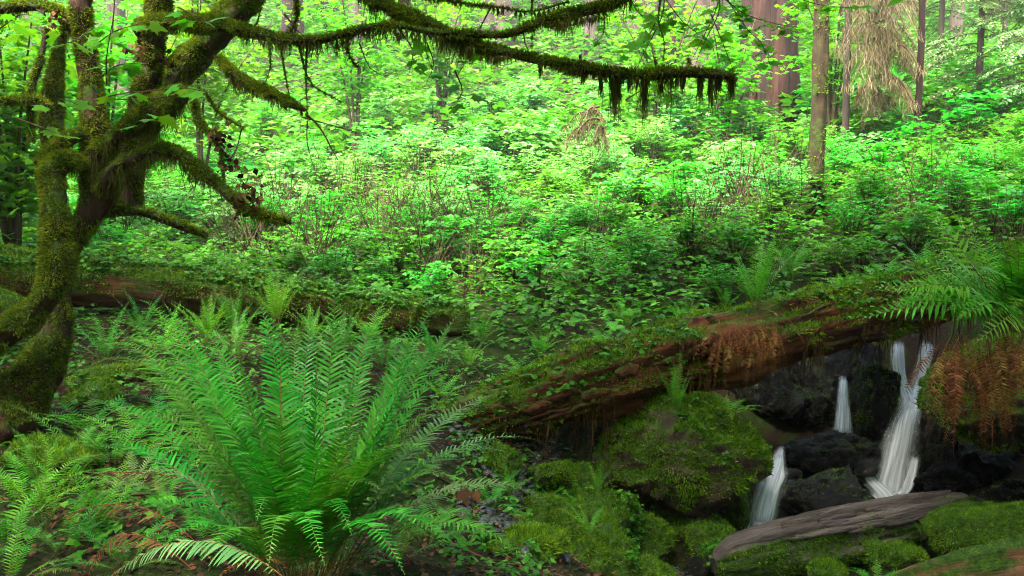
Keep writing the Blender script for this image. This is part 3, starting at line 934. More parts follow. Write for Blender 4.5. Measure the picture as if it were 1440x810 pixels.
# ------------------------------------------------------------------ fallen logs
def log(label, pts, mat, seed, nseg=28, bump=0.10, fibre=0.10, name='fallen_log', moss=0, mlen=0.03, hang=0, hang_len=0.2, cat='log', moss_mat='moss', flat=1.0, moss_up=0.2, hmat='moss_hang', hr=(0, 1), moss_dir=(0, 0, 1), bare=0.0):
    """pts: (px, py, metres ahead, radius px)."""
    Q = np.array([[*at(x, y, d), px(r, d)] for x, y, d, r in pts])
    Q = catmull(Q, 0.05)
    mb = MB()
    V, F, N = tube(Q[:, :3], Q[:, 3], nseg, bump=bump, bscale=3.0, fibre=fibre, seed=seed, flat=flat)
    mb.add(V, F)
    for ring, c, sgn in ((list(range(nseg)), Q[0, :3], 1), (list(range(len(V) - nseg, len(V))), Q[-1, :3], -1)):
        mb.add(np.vstack([V[ring], [c]]), [[k, (k + 1) % nseg, nseg] for k in range(nseg)])
    o = mb.build(name, M[mat], origin=tuple(Q[0, :3]), smooth=True)
    # texture x axis runs along the log
    d = Vector(Q[-1, :3] - Q[0, :3])
    a = math.atan2(d.y, d.x)
    rot = Matrix.Rotation(a, 4, 'Z') @ Matrix.Rotation(-math.atan2(d.z, math.hypot(d.x, d.y)), 4, 'Y')
    o.data.transform(rot.inverted())
    o.matrix_world = Matrix.Translation(Vector(Q[0, :3])) @ rot
    inv = np.array(o.matrix_world.inverted())
    tag(o, label, cat)
    if moss:
        P, Nn, ar = tri_sample(V, F, moss)
        Nn = np.where((np.sum(Nn * (P - Q[np.argmin(np.linalg.norm(P[:, None, :2] - Q[None, ::4, :2], axis=2), axis=1) * 4, :3]), 1) < 0)[:, None], -Nn, Nn)
        k = (Nn @ np.array(moss_dir) * 0.7 + 1.1 * fbm(P * 2.6, seed + 2, 3)) > moss_up + (bare * (P[:, 0] < at(1090, 480, 7.7)[0]) if bare else 0)
        m2 = MB()
        tufts(m2, P[k], Nn[k], mlen, mlen * 0.4, 0.15)
        m2.v = [np.column_stack([v, np.ones(len(v))]) @ inv[:3].T for v in m2.v]
        tag(m2.build('moss', M[moss_mat], o), kind='stuff')
    if hang:
        P, Nn, ar = tri_sample(V, F, hang * 4)
        s = (P - Q[0, :3]) @ unit(Q[-1, :3] - Q[0, :3]) / np.linalg.norm(Q[-1, :3] - Q[0, :3])
        g = vnoise(np.column_stack([s * 38, s * 0, s * 0]), seed)
        k = (P[:, 1] < np.interp(s, np.linspace(0, 1, len(Q)), Q[:, 1])) & (s > hr[0]) & (s < hr[1]) & (rng.random(len(P)) < 0.10 + 0.9 * (g > 0.25))
        P, g = P[k][:hang], g[k][:hang]
        m2 = MB()
        strands(m2, P + np.array([0, -0.012, 0]), hang_len * (0.35 + np.clip(g, 0, 1)) * rng.random(len(P)) ** 1.6 * 1.6, 0.009, sway=0.14)
        m2.v = [np.column_stack([v, np.ones(len(v))]) @ inv[:3].T for v in m2.v]
        tag(m2.build('hanging_roots', M[hmat], o), kind='stuff')
    return o, Q, V, F


main_log, Qm, Vm, Fm = log('long rotten red-brown fallen log sloping above the boulder, mossy at its upper end', [
    (600, 612, 6.75, 30), (700, 580, 6.95, 42), (800, 546, 7.15, 48), (900, 518, 7.35, 52), (985, 498, 7.5, 50), (1070, 476, 7.7, 48), (1160, 452, 7.95, 46), (1250, 428, 8.25, 43), (1340, 402, 8.6, 38), (1480, 365, 9.1, 34)],
    'rot', 3, 72, 0.15, 0.16, moss=70000, mlen=0.04, hang=1500, hang_len=0.34, moss_up=-0.18, hmat='root', hr=(0.0, 1), bare=0.55)
left_log, Ql, Vl, Fl = log('mossy fallen log lying behind the maple and the ferns', [
    (-120, 372, 7.9, 40), (0, 385, 8.0, 40), (120, 395, 8.1, 36), (240, 405, 8.2, 32), (350, 418, 8.35, 32), (450, 432, 8.5, 30), (560, 445, 8.7, 27), (655, 452, 8.9, 22)],
    'rot_mossy', 6, 32, 0.12, 0.10, moss=42000, mlen=0.034, hang=900, hang_len=0.16, moss_up=-0.1)
grey_log, Qg, Vg, Fg = log('weathered grey wet log with mossy flank in front of the waterfall', [
    (1004, 796, 6.05, 12), (1024, 790, 6.08, 26), (1064, 780, 6.15, 34), (1130, 766, 6.3, 37), (1210, 748, 6.5, 36), (1290, 728, 6.7, 30), (1352, 712, 6.9, 20)],
    'grey_wood', 9, 44, 0.14, 0.20, moss=16000, mlen=0.024, moss_up=0.22, moss_dir=(0, -.9, -.4), hang=150, hang_len=0.08)
log('square-ended mossy log lying at the right edge', [(1312, 761, 6.15, 4), (1320, 760, 6.15, 24), (1340, 757, 6.15, 35), (1390, 751, 6.2, 37), (1470, 744, 6.3, 36)], 'rot_mossy', 12, 28, 0.08, 0.08, moss=16000, mlen=0.022, moss_up=-0.25)
log('red-brown barkless log at the bottom right corner', [(1262, 824, 5.45, 14), (1320, 812, 5.5, 24), (1390, 800, 5.6, 34), (1480, 784, 5.7, 40)], 'red_wood', 14, 32, 0.10, 0.16, moss=4000, mlen=0.02, moss_up=0.6)
log('small mossy branch log behind the square-ended log', [(1290, 745, 6.5, 14), (1340, 728, 6.6, 18), (1400, 722, 6.8, 16)], 'rot_mossy', 15, 18, 0.12, 0.08, moss=4500, mlen=0.02, moss_up=-0.1)
log('thin mossy log on the ground right of the maple foot', [(90, 548, 6.0, 13), (150, 530, 6.3, 16), (240, 528, 6.6, 13), (330, 535, 6.8, 9)], 'rot_mossy', 16, 18, 0.15, 0.08, moss=5000, mlen=0.025, moss_up=0.0)
log('thick dark log in the shade at the left edge', [(-60, 420, 7.0, 26), (10, 432, 6.9, 22), (70, 455, 6.8, 16)], 'rot_mossy', 17, 18, 0.15, 0.08, moss=5000, mlen=0.025, moss_up=0.0)

def strips(o, Q, n, th, ln, wd, mat, name, seed, lift=1.0, thick=0.014):
    """Splintered lengths of bark or wood lying along a log: th is the angle range from the top towards the viewer."""
    r = np.random.default_rng(seed)
    inv = np.array(o.matrix_world.inverted())
    T = unit(np.gradient(Q[:, :3], axis=0))
    fr = unit(np.cross(T, [0, 0, 1.0]))
    up = np.cross(fr, T)
    S = np.concatenate([[0], np.cumsum(np.linalg.norm(np.diff(Q[:, :3], axis=0), axis=1))])
    for k in range(n):
        L = r.uniform(*ln)
        s0 = r.uniform(0.02, max(0.05, S[-1] - L - .02))
        m = 9
        ss = np.linspace(s0, s0 + L, m)
        C, A, B, rad = (np.column_stack([np.interp(ss, S, X[:, c]) for c in range(X.shape[1])]) for X in (Q[:, :3], up, fr, Q[:, 3:4]))
        t0 = R(r.uniform(*th)) + np.cumsum(r.normal(0, .03, m))
        w = r.uniform(*wd) * np.array([.25, .7, 1, .9, 1, .85, .9, .6, .15]) * r.uniform(.75, 1.2, m)
        rows = []
        for sg, h in ((-1, 0), (-1, 1), (1, 1), (1, 0)):
            a = t0 + sg * w / 2 / rad[:, 0]
            rr = rad[:, 0] * (lift + .06 * r.random()) + h * thick * r.uniform(.5, 1.3, m) - (1 - h) * .03
            rows.append(C + (A * np.cos(a)[:, None] + B * np.sin(a)[:, None]) * rr[:, None])
        V = np.stack(rows, 1).reshape(-1, 3)
        i = np.arange(m - 1)[:, None] * 4
        j = np.arange(3)[None, :]
        F = np.stack([i + j, i + j + 1, i + 4 + j + 1, i + 4 + j], -1).reshape(-1, 4)
        mb = MB()
        mb.add(np.column_stack([V, np.ones(len(V))]) @ inv[:3].T, F)
        mb.build(name, M[mat], o)


bpy.context.view_layer.update()
strips(main_log, Qm, 26, (55, 125), (.2, .7), (.02, .06), 'rot', 'bark_strip', 1, .97, .010)
strips(main_log, Qm, 70, (40, 135), (.07, .26), (.04, .10), 'rot', 'bark_plate', 5, .98, .016)
strips(grey_log, Qg, 44, (-50, 70), (.25, 1.1), (.012, .04), 'grey_plain', 'wood_splinter', 2, .99, .016)

# ------------------------------------------------------------------ moss-hung maple on the left
D0 = 5.4
maple = empty('mossy_maple', tuple(at(40, 600, D0)), 'old crooked maple hung with moss at the left edge', 'tree')
MO = np.array(maple.location)


def limb(name, pts, moss=1.0, hang=0.5, hang_len=0.12, mat='limb', bump=0.16, seed=0, nseg=14, col='moss_hang'):
    Q = catmull(np.array([[*at(x, y, d), px(max(1.5, r * 0.92 - 2.2), d)] for x, y, d, r in pts]), 0.03)
    mb = MB()
    V, F, N = add_tube(mb, Q[:, :3], Q[:, 3], nseg, bump=bump, bscale=9.0, seed=seed, fibre=0.10)
    o = mb.build(name, M[mat], maple, MO, smooth=True)
    L = np.linalg.norm(np.diff(Q[:, :3], axis=0), axis=1).sum()
    area = L * 2 * math.pi * Q[:, 3].mean()
    m2 = MB()
    n = int(area * 26000 * moss)
    P, Nn, _ = tri_sample(V, F, n)
    idx = np.argmin(np.linalg.norm(P[:, None, :] - Q[None, ::3, :3], axis=2), axis=1) * 3
    Nn = np.where((np.sum(Nn * (P - Q[idx, :3]), 1) < 0)[:, None], -Nn, Nn)
    dens = fbm(P * 7, seed + 3, 3)
    k = dens + 0.5 * Nn[:, 2] > -0.25
    tufts(m2, P[k], Nn[k], 0.014 + 0.022 * np.clip(dens[k] + 0.5, 0, 1), 0.008, 0.25)
    # beards on the underside
    n = int(L * 1200 * hang)
    if n:
        i = rng.integers(0, len(Q), n)
        g = vnoise(np.column_stack([i * 0.11, 0 * i, 0 * i]), seed + 8) * 0.5 + vnoise(np.column_stack([i * 0.45, 0 * i, 0 * i]), seed + 9) * 0.5
        a = rng.uniform(-1, 1, n)
        S = unit(np.cross(np.gradient(Q[:, :3], axis=0), [0, 0, 1.0]) + 1e-6)[i]
        P = Q[i, :3] + S * (a * Q[i, 3])[:, None] - np.array([0, 0, 1.0]) * (np.sqrt(1 - a * a) * Q[i, 3] * 0.7)[:, None]
        ln = hang_len * np.clip(0.35 + 1.1 * g, 0.12, 1.5) * rng.uniform(0.4, 1.2, n)
        m3 = MB()
        strands(m3, P, ln * rng.random(n) ** 0.8 * 1.5, 0.0052, sway=0.26)
        tag(m3.build('hanging_moss', M[col], o, MO), kind='stuff')
    tag(m2.build('moss', M['moss_maple'], o, MO), kind='stuff')
    return o, Q


trunk, Qt = limb('trunk', [(-20, 640, 5.3, 56), (14, 575, 5.3, 48), (54, 520, 5.35, 36), (80, 470, 5.4, 24), (84, 420, 5.45, 18), (94, 365, 5.5, 16), (116, 318, 5.5, 19), (140, 275, 5.5, 27), (138, 225, 5.5, 27),
                           (132, 160, 5.5, 20), (124, 95, 5.5, 18), (116, 40, 5.5, 17), (110, -40, 5.5, 18), (90, -220, 5.6, 16), (140, -520, 5.8, 13), (250, -900, 6.0, 9)], 0.8, 0.25, 0.10, 'bark', 0.20, 1, 20)
tag(trunk, 'dark red-brown leaning trunk')
limb('limb', [(-90, 505, 5.0, 22), (-20, 478, 5.05, 24), (30, 450, 5.1, 23), (66, 412, 5.1, 22), (80, 370, 5.12, 23), (80, 320, 5.12, 21), (77, 275, 5.15, 22), (72, 250, 5.2, 22), (82, 232, 5.25, 19), (104, 228, 5.35, 15), (130, 240, 5.45, 12)], 1.3, 0.35, 0.10, bump=0.22, seed=2, nseg=18)
limb('limb', [(146, 268, 5.4, 15), (160, 240, 5.3, 13), (190, 222, 5.2, 12), (232, 211, 5.1, 13), (266, 226, 5.1, 11), (310, 262, 5.1, 11), (338, 290, 5.1, 9), (372, 303, 5.1, 8), (408, 312, 5.1, 6)], 1.3, 1.0, 0.14, seed=3)
limb('limb', [(140, 300, 5.5, 10), (170, 297, 5.6, 9), (205, 299, 5.7, 9), (250, 315, 5.8, 9), (292, 332, 5.9, 6)], 1.3, 0.8, 0.08, seed=4)
big, Qb = limb('limb', [(190, 245, 6.0, 14), (198, 200, 6.0, 19), (215, 155, 6.0, 23), (245, 112, 6.0, 26), (282, 72, 6.0, 24), (318, 32, 6.0, 25), (352, -8, 6.0, 23), (420, -110, 6.0, 20), (520, -330, 6.0, 15), (560, -700, 6.2, 10)], 1.2, 0.6, 0.12, seed=5, nseg=16)
limb('limb', [(178, 300, 5.9, 22), (185, 230, 5.9, 24), (195, 160, 5.9, 20), (208, 100, 5.9, 21), (214, 45, 5.9, 22), (222, -20, 5.9, 22), (200, -300, 5.8, 18), (120, -700, 5.6, 12)], 0.9, 0.3, 0.12, 'bark', 0.2, 6, 16)
limb('limb', [(66, 290, 7.2, 12), (70, 240, 7.2, 15), (74, 190, 7.2, 18), (76, 130, 7.2, 16), (82, 75, 7.2, 10), (96, 30, 7.2, 8), (120, -40, 7.2, 8), (100, -240, 7.0, 6)], 1.3, 0.3, 0.10, seed=7, nseg=16)
limb('limb', [(45, 200, 6.2, 6), (44, 130, 6.2, 7), (58, 80, 6.2, 7), (66, 40, 6.2, 6)], 1.2, 0.3, 0.06, seed=8)
limb('limb', [(-30, 150, 6.1, 7), (10, 142, 6.1, 7), (50, 140, 6.15, 7), (72, 150, 6.2, 5)], 1.3, 0.8, 0.08, seed=9)
limb('limb', [(128, 190, 5.5, 14), (108, 190, 5.4, 14), (90, 200, 5.35, 14), (70, 215, 5.3, 14), (56, 232, 5.25, 11)], 1.4, 0.7, 0.16, seed=10)
limb('limb', [(135, 215, 5.35, 14), (160, 195, 5.3, 14), (190, 175, 5.3, 16), (214, 155, 5.35, 18), (240, 140, 5.5, 17), (258, 128, 5.7, 13)], 1.5, 1.4, 0.26, seed=11, bump=0.28)
# the long horizontal limb across the top and the one that ends in mid air
top1, Q1 = limb('limb', [(196, 40, 5.7, 14), (244, 32, 5.5, 14), (300, 34, 5.3, 13), (345, 44, 5.2, 11), (400, 55, 5.1, 10), (450, 56, 5.0, 9), (490, 46, 5.0, 8), (548, 36, 4.9, 7), (612, 46, 4.9, 7), (672, 49, 4.9, 7), (714, 48, 4.9, 8),
                         (760, 32, 4.9, 9), (810, 18, 4.9, 11), (860, 4, 4.9, 11), (930, -30, 4.9, 9)], 1.2, 0.9, 0.10, seed=12)
top2, Q2 = limb('limb', [(430, -70, 5.4, 14), (518, -6, 5.2, 13), (560, 16, 5.1, 12), (606, 34, 5.0, 10), (650, 56, 4.95, 9), (700, 70, 4.9, 9), (750, 82, 4.85, 9), (800, 92, 4.8, 10), (852, 101, 4.8, 10), (905, 105, 4.8, 10), (960, 102, 4.8, 10), (1005, 104, 4.8, 10), (1033, 108, 4.8, 7)],
                1.3, 1.5, 0.12, seed=13)
limb('limb', [(308, 82, 5.9, 9), (332, 105, 5.8, 8), (362, 122, 5.7, 9), (392, 136, 5.6, 9), (414, 148, 5.5, 8), (432, 156, 5.5, 4)], 1.6, 1.0, 0.09, seed=14)
limb('limb', [(290, 130, 5.8, 4), (305, 155, 5.8, 4), (325, 170, 5.8, 4), (342, 180, 5.8, 3)], 1.4, 0.5, 0.06, seed=15)
limb('limb', [(272, 140, 5.6, 6), (280, 170, 5.6, 6), (298, 190, 5.55, 5), (312, 220, 5.5, 4), (314, 250, 5.5, 3)], 1.4, 0.8, 0.08, seed=16)
limb('limb', [(490, 52, 5.0, 5), (488, 70, 5.0, 4), (496, 86, 5.0, 4), (504, 95, 5.0, 3)], 1.5, 0.5, 0.06, seed=17)
limb('limb', [(-40, 20, 5.6, 9), (40, 8, 5.6, 10), (90, 18, 5.55, 8), (116, 40, 5.5, 7)], 1.2, 1.0, 0.12, seed=18)
limb('limb', [(560, -20, 5.6, 4), (640, 2, 5.5, 4), (700, 10, 5.4, 4), (745, 16, 5.3, 4), (800, 2, 5.3, 4)], 1.3, 1.2, 0.10, seed=19)
limb('limb', [(405, 50, 5.1, 5), (418, 20, 5.1, 5), (412, -30, 5.1, 5)], 1.3, 0.6, 0.08, seed=20)
for i, (x, y0, h) in enumerate([(815, 78, 12), (920, 80, 18), (968, 82, 14), (815, 76, 10)][:3]):
    limb('broken_stub', [(x + 4, y0 + 20, 4.8, 4), (x + 2, y0 + 8, 4.8, 4), (x, y0, 4.8, 2)], 1.2, 0, seed=21 + i, nseg=8)

# long beards of moss dropping from the limb that ends in mid air
for i, (x, y, w, ln) in enumerate([(866, 106, 11, 78), (907, 108, 5, 78), (985, 108, 5, 48), (1010, 108, 6, 34), (1028, 108, 8, 48), (820, 100, 5, 22), (885, 106, 3, 30), (930, 106, 3, 36), (845, 104, 3, 40), (1000, 108, 3, 60), (760, 88, 4, 24), (660, 66, 6, 22), (560, 46, 5, 16), (620, 52, 4, 18), (960, 108, 4, 24), (705, 78, 22, 26), (830, 22, 40, 26), (790, 30, 20, 22)]):
    n = 300 if w > 9 else 150
    c = at(x, y, 4.85)
    P = c[None, :] + np.column_stack([rng.normal(0, px(w, 4.85) * 0.5, n), rng.normal(0, 0.02, n), rng.uniform(-0.02, 0.0, n)])
    mb = MB()
    fall = np.clip(1.15 - 0.55 * np.abs(P[:, 0] - c[0]) / (px(w, 4.85) * 0.5), 0.15, 1.1) if w < 15 else 0.5 + 0.6 * vnoise(P * 22, 3)
    strands(mb, P, px(ln, 4.85) * fall * (0.12 + 1.0 * rng.random(n) ** 1.3), 0.0045, sway=0.10)
    tag(mb.build('moss_beard', M['moss_hang'], maple, MO), kind='stuff')


def twig(pts, r0=0.006, leaves=0, size=0.10, seed=0, droop=0.3, hang=False, moss=False):
    r = np.random.default_rng(seed)
    Q = catmull(np.array([at(*p) for p in pts]), 0.04)
    mb = MB()
    add_tube(mb, Q, np.linspace(r0, r0 * 0.35, len(Q)), 5, cap=False, bump=0.2 if moss else 0.0)
    o = mb.build('twig', M['limb' if moss else 'stem'], maple, MO)
    if moss:
        i = rng.integers(0, len(Q), int(len(Q) * 26))
        m2 = MB()
        d = unit(rng.normal(0, 1, (len(i), 3)))
        tufts(m2, Q[i] + d * r0 * 0.6, d, 0.022, 0.007, 0.35)
        tag(m2.build('moss', M['moss'], o, MO), kind='stuff')
    for k in range(leaves):
        t = 0.25 + 0.75 * (k + r.random()) / leaves
        p = Q[int(t * (len(Q) - 1))]
        a = r.uniform(0, 2 * math.pi)
        s = size * r.uniform(0.65, 1.2)
        f = Vector((math.cos(a), math.sin(a), -droop + r.normal(0, 0.15))).normalized()
        up = Vector((r.normal(0, 0.45), r.normal(-0.35, 0.4), 1)).normalized()
        side = f.cross(up).normalized()
        up = side.cross(f)
        m = Matrix(((side.x, f.x, up.x), (side.y, f.y, up.y), (side.z, f.z, up.z))).to_4x4() @ Matrix.Scale(s, 4)
        m.translation = Vector(p - MO) + f * (0.04 * r.uniform(0.3, 1.6))
        linked('leaf', LEAF_MESH, o, m)
    return o


LEAF_MESH = MB().add(MAPLE_V, MAPLE_F).mesh('leaf', [M['maple']])
TW = [
    ([(250, 10, 5.2), (275, 22, 5.1), (300, 30, 5.0)], 5), ([(130, 40, 5.2), (95, 60, 5.0), (70, 30, 5.0)], 6), ([(125, 70, 5.2), (160, 45, 5.0), (190, 35, 4.9), (215, 28, 4.8)], 7),
    ([(135, 140, 5.2), (170, 132, 5.0), (210, 128, 4.9), (260, 124, 4.9), (300, 132, 4.9)], 9), ([(140, 110, 5.2), (165, 92, 5.0), (205, 88, 4.9)], 6), ([(60, 165, 5.2), (85, 140, 5.1), (110, 148, 5.0)], 4),
    ([(20, 165, 5.2), (60, 180, 5.1), (104, 196, 5.0)], 3), ([(150, 120, 5.1), (150, 80, 5.0), (160, 20, 4.9)], 6), ([(200, 180, 5.1), (215, 160, 5.0), (225, 150, 5.0)], 4), ([(0, 40, 5.4), (30, 20, 5.3), (60, 28, 5.2)], 5),
    ([(690, 10, 4.9), (670, 50, 5.0), (650, 95, 5.0), (640, 110, 5.0)], 7), ([(600, 60, 5.0), (610, 90, 5.1), (600, 115, 5.1)], 6), ([(560, 40, 5.1), (580, 70, 5.2), (575, 105, 5.2)], 6), ([(640, 100, 5.0), (650, 130, 5.1), (630, 155, 5.1)], 5),
]
for i, (p, n) in enumerate(TW):
    twig(p, 0.005, n, 0.105, seed=i + 300)
# bright spray hanging in front of the redwood
for i, (p, n) in enumerate([
    ([(930, -30, 5.6), (926, 20, 5.6), (905, 60, 5.6), (880, 75, 5.6)], 14), ([(1015, -40, 6.2), (1008, 10, 6.2), (985, 60, 6.2), (975, 80, 6.2)], 12), ([(990, -30, 6.4), (1040, 15, 6.4), (1085, 32, 6.4), (1130, 40, 6.4)], 18),
    ([(1010, -20, 6.6), (1050, 40, 6.6), (1070, 60, 6.6), (1085, 95, 6.6)], 16), ([(930, -10, 6.6), (960, 30, 6.6), (1000, 60, 6.6)], 14), ([(880, -20, 6.6), (900, 20, 6.6), (950, 45, 6.6)], 12),
    ([(1000, 20, 6.8), (1020, 70, 6.8), (1035, 110, 6.8)], 10), ([(840, -20, 6.8), (850, 40, 6.8), (830, 70, 6.8)], 10), ([(915, 60, 6.8), (930, 120, 6.8), (960, 140, 6.8)], 9), ([(1080, -30, 7.0), (1130, 0, 7.0), (1180, 10, 7.0), (1230, 8, 7.0)], 12)]):
    twig(p, 0.006, int(n * 1.5), 0.095, seed=i + 400)
# bare and mossy hanging twigs
for i, p in enumerate([
    [(395, 60, 5.1), (400, 100, 5.1), (408, 140, 5.1)], [(378, 55, 5.1), (380, 95, 5.1), (372, 118, 5.1)], [(420, 60, 5.1), (428, 95, 5.1), (440, 120, 5.1), (478, 142, 5.1)], [(432, 64, 5.1), (430, 105, 5.1), (432, 150, 5.1)],
    [(352, 50, 5.2), (362, 30, 5.2), (372, -10, 5.2)], [(400, 20, 5.2), (420, 45, 5.2), (432, 52, 5.2)], [(430, 160, 5.4), (450, 180, 5.4), (475, 225, 5.4)], [(432, 170, 5.4), (432, 200, 5.4), (440, 232, 5.4)], [(425, 165, 5.4), (480, 180, 5.4), (530, 195, 5.4)],
    [(340, 180, 5.6), (332, 210, 5.6), (318, 232, 5.6)], [(255, 130, 5.3), (220, 138, 5.2), (150, 140, 5.2), (110, 138, 5.2)], [(735, 30, 4.9), (738, 60, 4.9), (748, 78, 4.9)], [(600, 45, 4.9), (598, 70, 4.9), (606, 92, 4.9)],
    [(935, -10, 5.2), (930, 25, 5.2), (905, 75, 5.2), (895, 98, 5.2)], [(1012, -10, 5.4), (1010, 20, 5.4), (990, 60, 5.4), (978, 90, 5.4)], [(942, 105, 4.8), (944, 140, 4.8), (942, 178, 4.8)], [(880, 140, 5.4), (900, 128, 5.3), (915, 118, 5.2)],
    [(928, 0, 5.0), (926, 30, 5.0), (934, 60, 5.0), (932, 92, 5.0)], [(748, 0, 5.2), (748, 30, 5.2), (748, 76, 5.2)], [(505, 60, 5.0), (520, 95, 5.0), (545, 110, 5.0)]]):
    twig(p, 0.008 if i < 7 else 0.005, 0, seed=i + 500, moss=i < 5 or i in (12, 17, 18))

# clumps of brown dead leaves caught on the limbs
for i, (x, y, d, w, h, n) in enumerate([(308, 192, 5.5, 10, 12, 40), (312, 225, 5.5, 7, 22, 40), (350, 270, 5.1, 16, 24, 70), (330, 232, 5.2, 10, 6, 18), (188, 68, 5.6, 12, 8, 30), (240, 85, 5.7, 22, 16, 40), (80, 30, 5.4, 14, 18, 40), (345, 290, 5.1, 12, 12, 30)]):
    P = at(x, y, d) + np.column_stack([rng.normal(0, px(w, d) * 0.6, n), rng.normal(0, 0.04, n), rng.normal(0, px(h, d) * 0.6, n)])
    mb = MB()
    mb.inst(LEAFLET_V, LEAFLET_F, frames(rng.normal(0, 1, (n, 3)) + np.array([0, 0, -.8]), rng.normal(0, 1, (n, 3))), P, rng.uniform(0.025, 0.055, n))
    tag(mb.build('dead_leaves', M['dead_leaf'], maple, MO), kind='stuff')


# unseen canopy added to shade the hollow; gaps let light onto fern and maple
def shade_canopy():
    n = 84000
    x, y = rng.uniform(-13, 14, n), rng.uniform(-8, 11.4, n)
    z = 6.6 + 1.9 * fbm(np.column_stack([x * .35, y * .35, 0 * x]), 4) + rng.normal(0, 0.5, n)
    k = fbm(np.column_stack([x * .8, y * .8, z * .5]), 6, 3) > (-0.40 - 0.12 * (x > -0.5) + 0.17 * np.clip((y - np.interp(x, [-9, -2, 1.5, 3, 10], [4.2, 3.6, 4.2, 6.2, 6.2])) / 2.0, 0, 2.2)
        + 0.42 * np.exp(-((x + 2.1) ** 2 + (y - 0.9) ** 2) / 1.6) + 0.34 * np.exp(-((x + 3.9) ** 2 + (y - 3.8) ** 2) / 1.8))
    P = np.column_stack([x, y, z])[k]
    a = rng.uniform(0, 2 * math.pi, len(P))
    f = np.column_stack([np.cos(a), np.sin(a), np.full(len(P), -0.3)])
    mb = MB()
    mb.inst(LEAFLET_V * np.array([1.3, 1, 1]), LEAFLET_F, frames(f, rand_up(len(P), 0.45)), P, rng.uniform(0.16, 0.28, len(P)))
    tag(mb.build('crown', M['crown'], maple, MO), kind='stuff')  # the added shading leaves, parented to the maple


shade_canopy()

# ------------------------------------------------------------------ the large sword fern in front
FB = at(428, 842, 3.15)
FB[2] = ground(FB[0], FB[1])[0] + 0.02
big_fern = empty('sword_fern', tuple(FB), 'largest sword fern, a tall vase of arching green fronds in the foreground', 'fern')
# tip px, tip py, tip metres ahead, bow (upward swing as a share of length), width
TIPS = [(120, 545, 3.9, .30, .085), (152, 506, 3.8, .26, .09), (162, 468, 4.0, .22, .09), (205, 440, 4.0, .18, .09), (240, 448, 3.6, .16, .095), (185, 545, 3.5, .30, .085), (285, 470, 3.9, .12, .09),
        (205, 610, 3.2, .34, .085), (365, 438, 3.5, .05, .10), (420, 470, 4.0, .04, .09), (470, 416, 3.4, .03, .105), (445, 520, 3.0, .06, .10), (512, 470, 3.9, .05, .09), (545, 425, 3.7, .08, .095), (572, 462, 3.4, .10, .095), (610, 442, 3.9, .12, .09),
        (642, 456, 3.5, .14, .095), (650, 505, 3.3, .20, .095), (690, 570, 3.7, .26, .085), (745, 632, 3.4, .30, .08), (765, 728, 3.1, .34, .08), (735, 806, 2.75, .30, .085), (700, 585, 4.0, .22, .08), (620, 590, 2.9, .26, .095),
        (580, 545, 3.0, .18, .10), (240, 560, 3.0, .22, .10), (300, 590, 2.8, .24, .10), (340, 520, 3.1, .14, .10), (195, 690, 2.9, .38, .085), (365, 740, 2.65, .40, .08), (490, 760, 2.6, .42, .075), (560, 640, 2.8, .30, .09), (640, 690, 2.9, .34, .085),
        (500, 600, 2.9, .16, .10), (395, 600, 2.85, .14, .10), (130, 600, 3.7, .30, .08), (260, 640, 2.75, .34, .09), (680, 650, 3.6, .28, .08), (600, 500, 4.1, .14, .09), (320, 500, 4.1, .14, .09), (530, 700, 2.7, .36, .08), (720, 700, 3.6, .30, .075),
        (300, 806, 2.5, .36, .08), (380, 800, 2.4, .34, .08), (560, 812, 2.5, .34, .08), (625, 770, 2.6, .34, .085), (245, 770, 2.7, .36, .085), (455, 800, 2.35, .36, .075), (690, 745, 2.9, .32, .08), (705, 650, 3.2, .30, .085),
        (140, 650, 3.3, .32, .085), (165, 730, 3.0, .36, .08), (600, 660, 2.6, .30, .09), (330, 660, 2.5, .28, .09), (430, 640, 2.5, .20, .095), (520, 620, 2.6, .22, .09), (110, 590, 3.5, .30, .085), (655, 560, 3.2, .24, .09), (225, 500, 3.3, .20, .095), (590, 470, 3.1, .12, .1),
        (440, 455, 3.7, .02, .095), (400, 500, 3.2, .05, .10), (540, 520, 3.2, .10, .10)]
for i, (tx, ty, td, bow, w) in enumerate(TIPS):
    r = np.random.default_rng(900 + i)
    tip = at(tx, ty, td)
    b = FB + np.array([(tx - 430) / 430 * 0.12 + r.normal(0, .02), (td - 3.4) * 0.08 + r.normal(0, .02), 0.0])
    tip = b + (tip - b) * 1.06
    L = np.linalg.norm(tip - b)
    c1 = b + (tip - b) * 0.22 + np.array([0, 0, bow * L * 1.0])
    c2 = b + (tip - b) * 0.68 + np.array([r.normal(0, .05) * L, r.normal(0, .04) * L, bow * L * r.uniform(.8, 1.25)])
    t = np.linspace(0, 1, 30)[:, None]
    path = (1 - t) ** 3 * b + 3 * (1 - t) ** 2 * t * c1 + 3 * (1 - t) * t * t * c2 + t ** 3 * tip
    bl, st = frond(path, w, int(36 + 12 * L), 'sword', seed=900 + i, t0=0.20)
    old = i in (18, 19, 20, 28, 41)
    f = bl.build('frond', M['fern_old'] if old else M['fern'], big_fern, FB)
    if old:
        f['label'] = 'dull grey-green older frond'
    st.build('stalk', M['stalk'], f, FB)
r = random.Random(4)
for i in range(16):     # last year's stubs and withered fronds round the crown
    a = R(i * 22.5 + r.uniform(-9, 9))
    m = Matrix.Rotation(a, 4, 'Z') @ Matrix.Rotation(R(r.uniform(20, 45)), 4, 'X') @ Matrix.Scale(r.uniform(0.3, 0.6), 4)
    linked('dead_frond', PROTO['dead'][i % 4], big_fern, m)

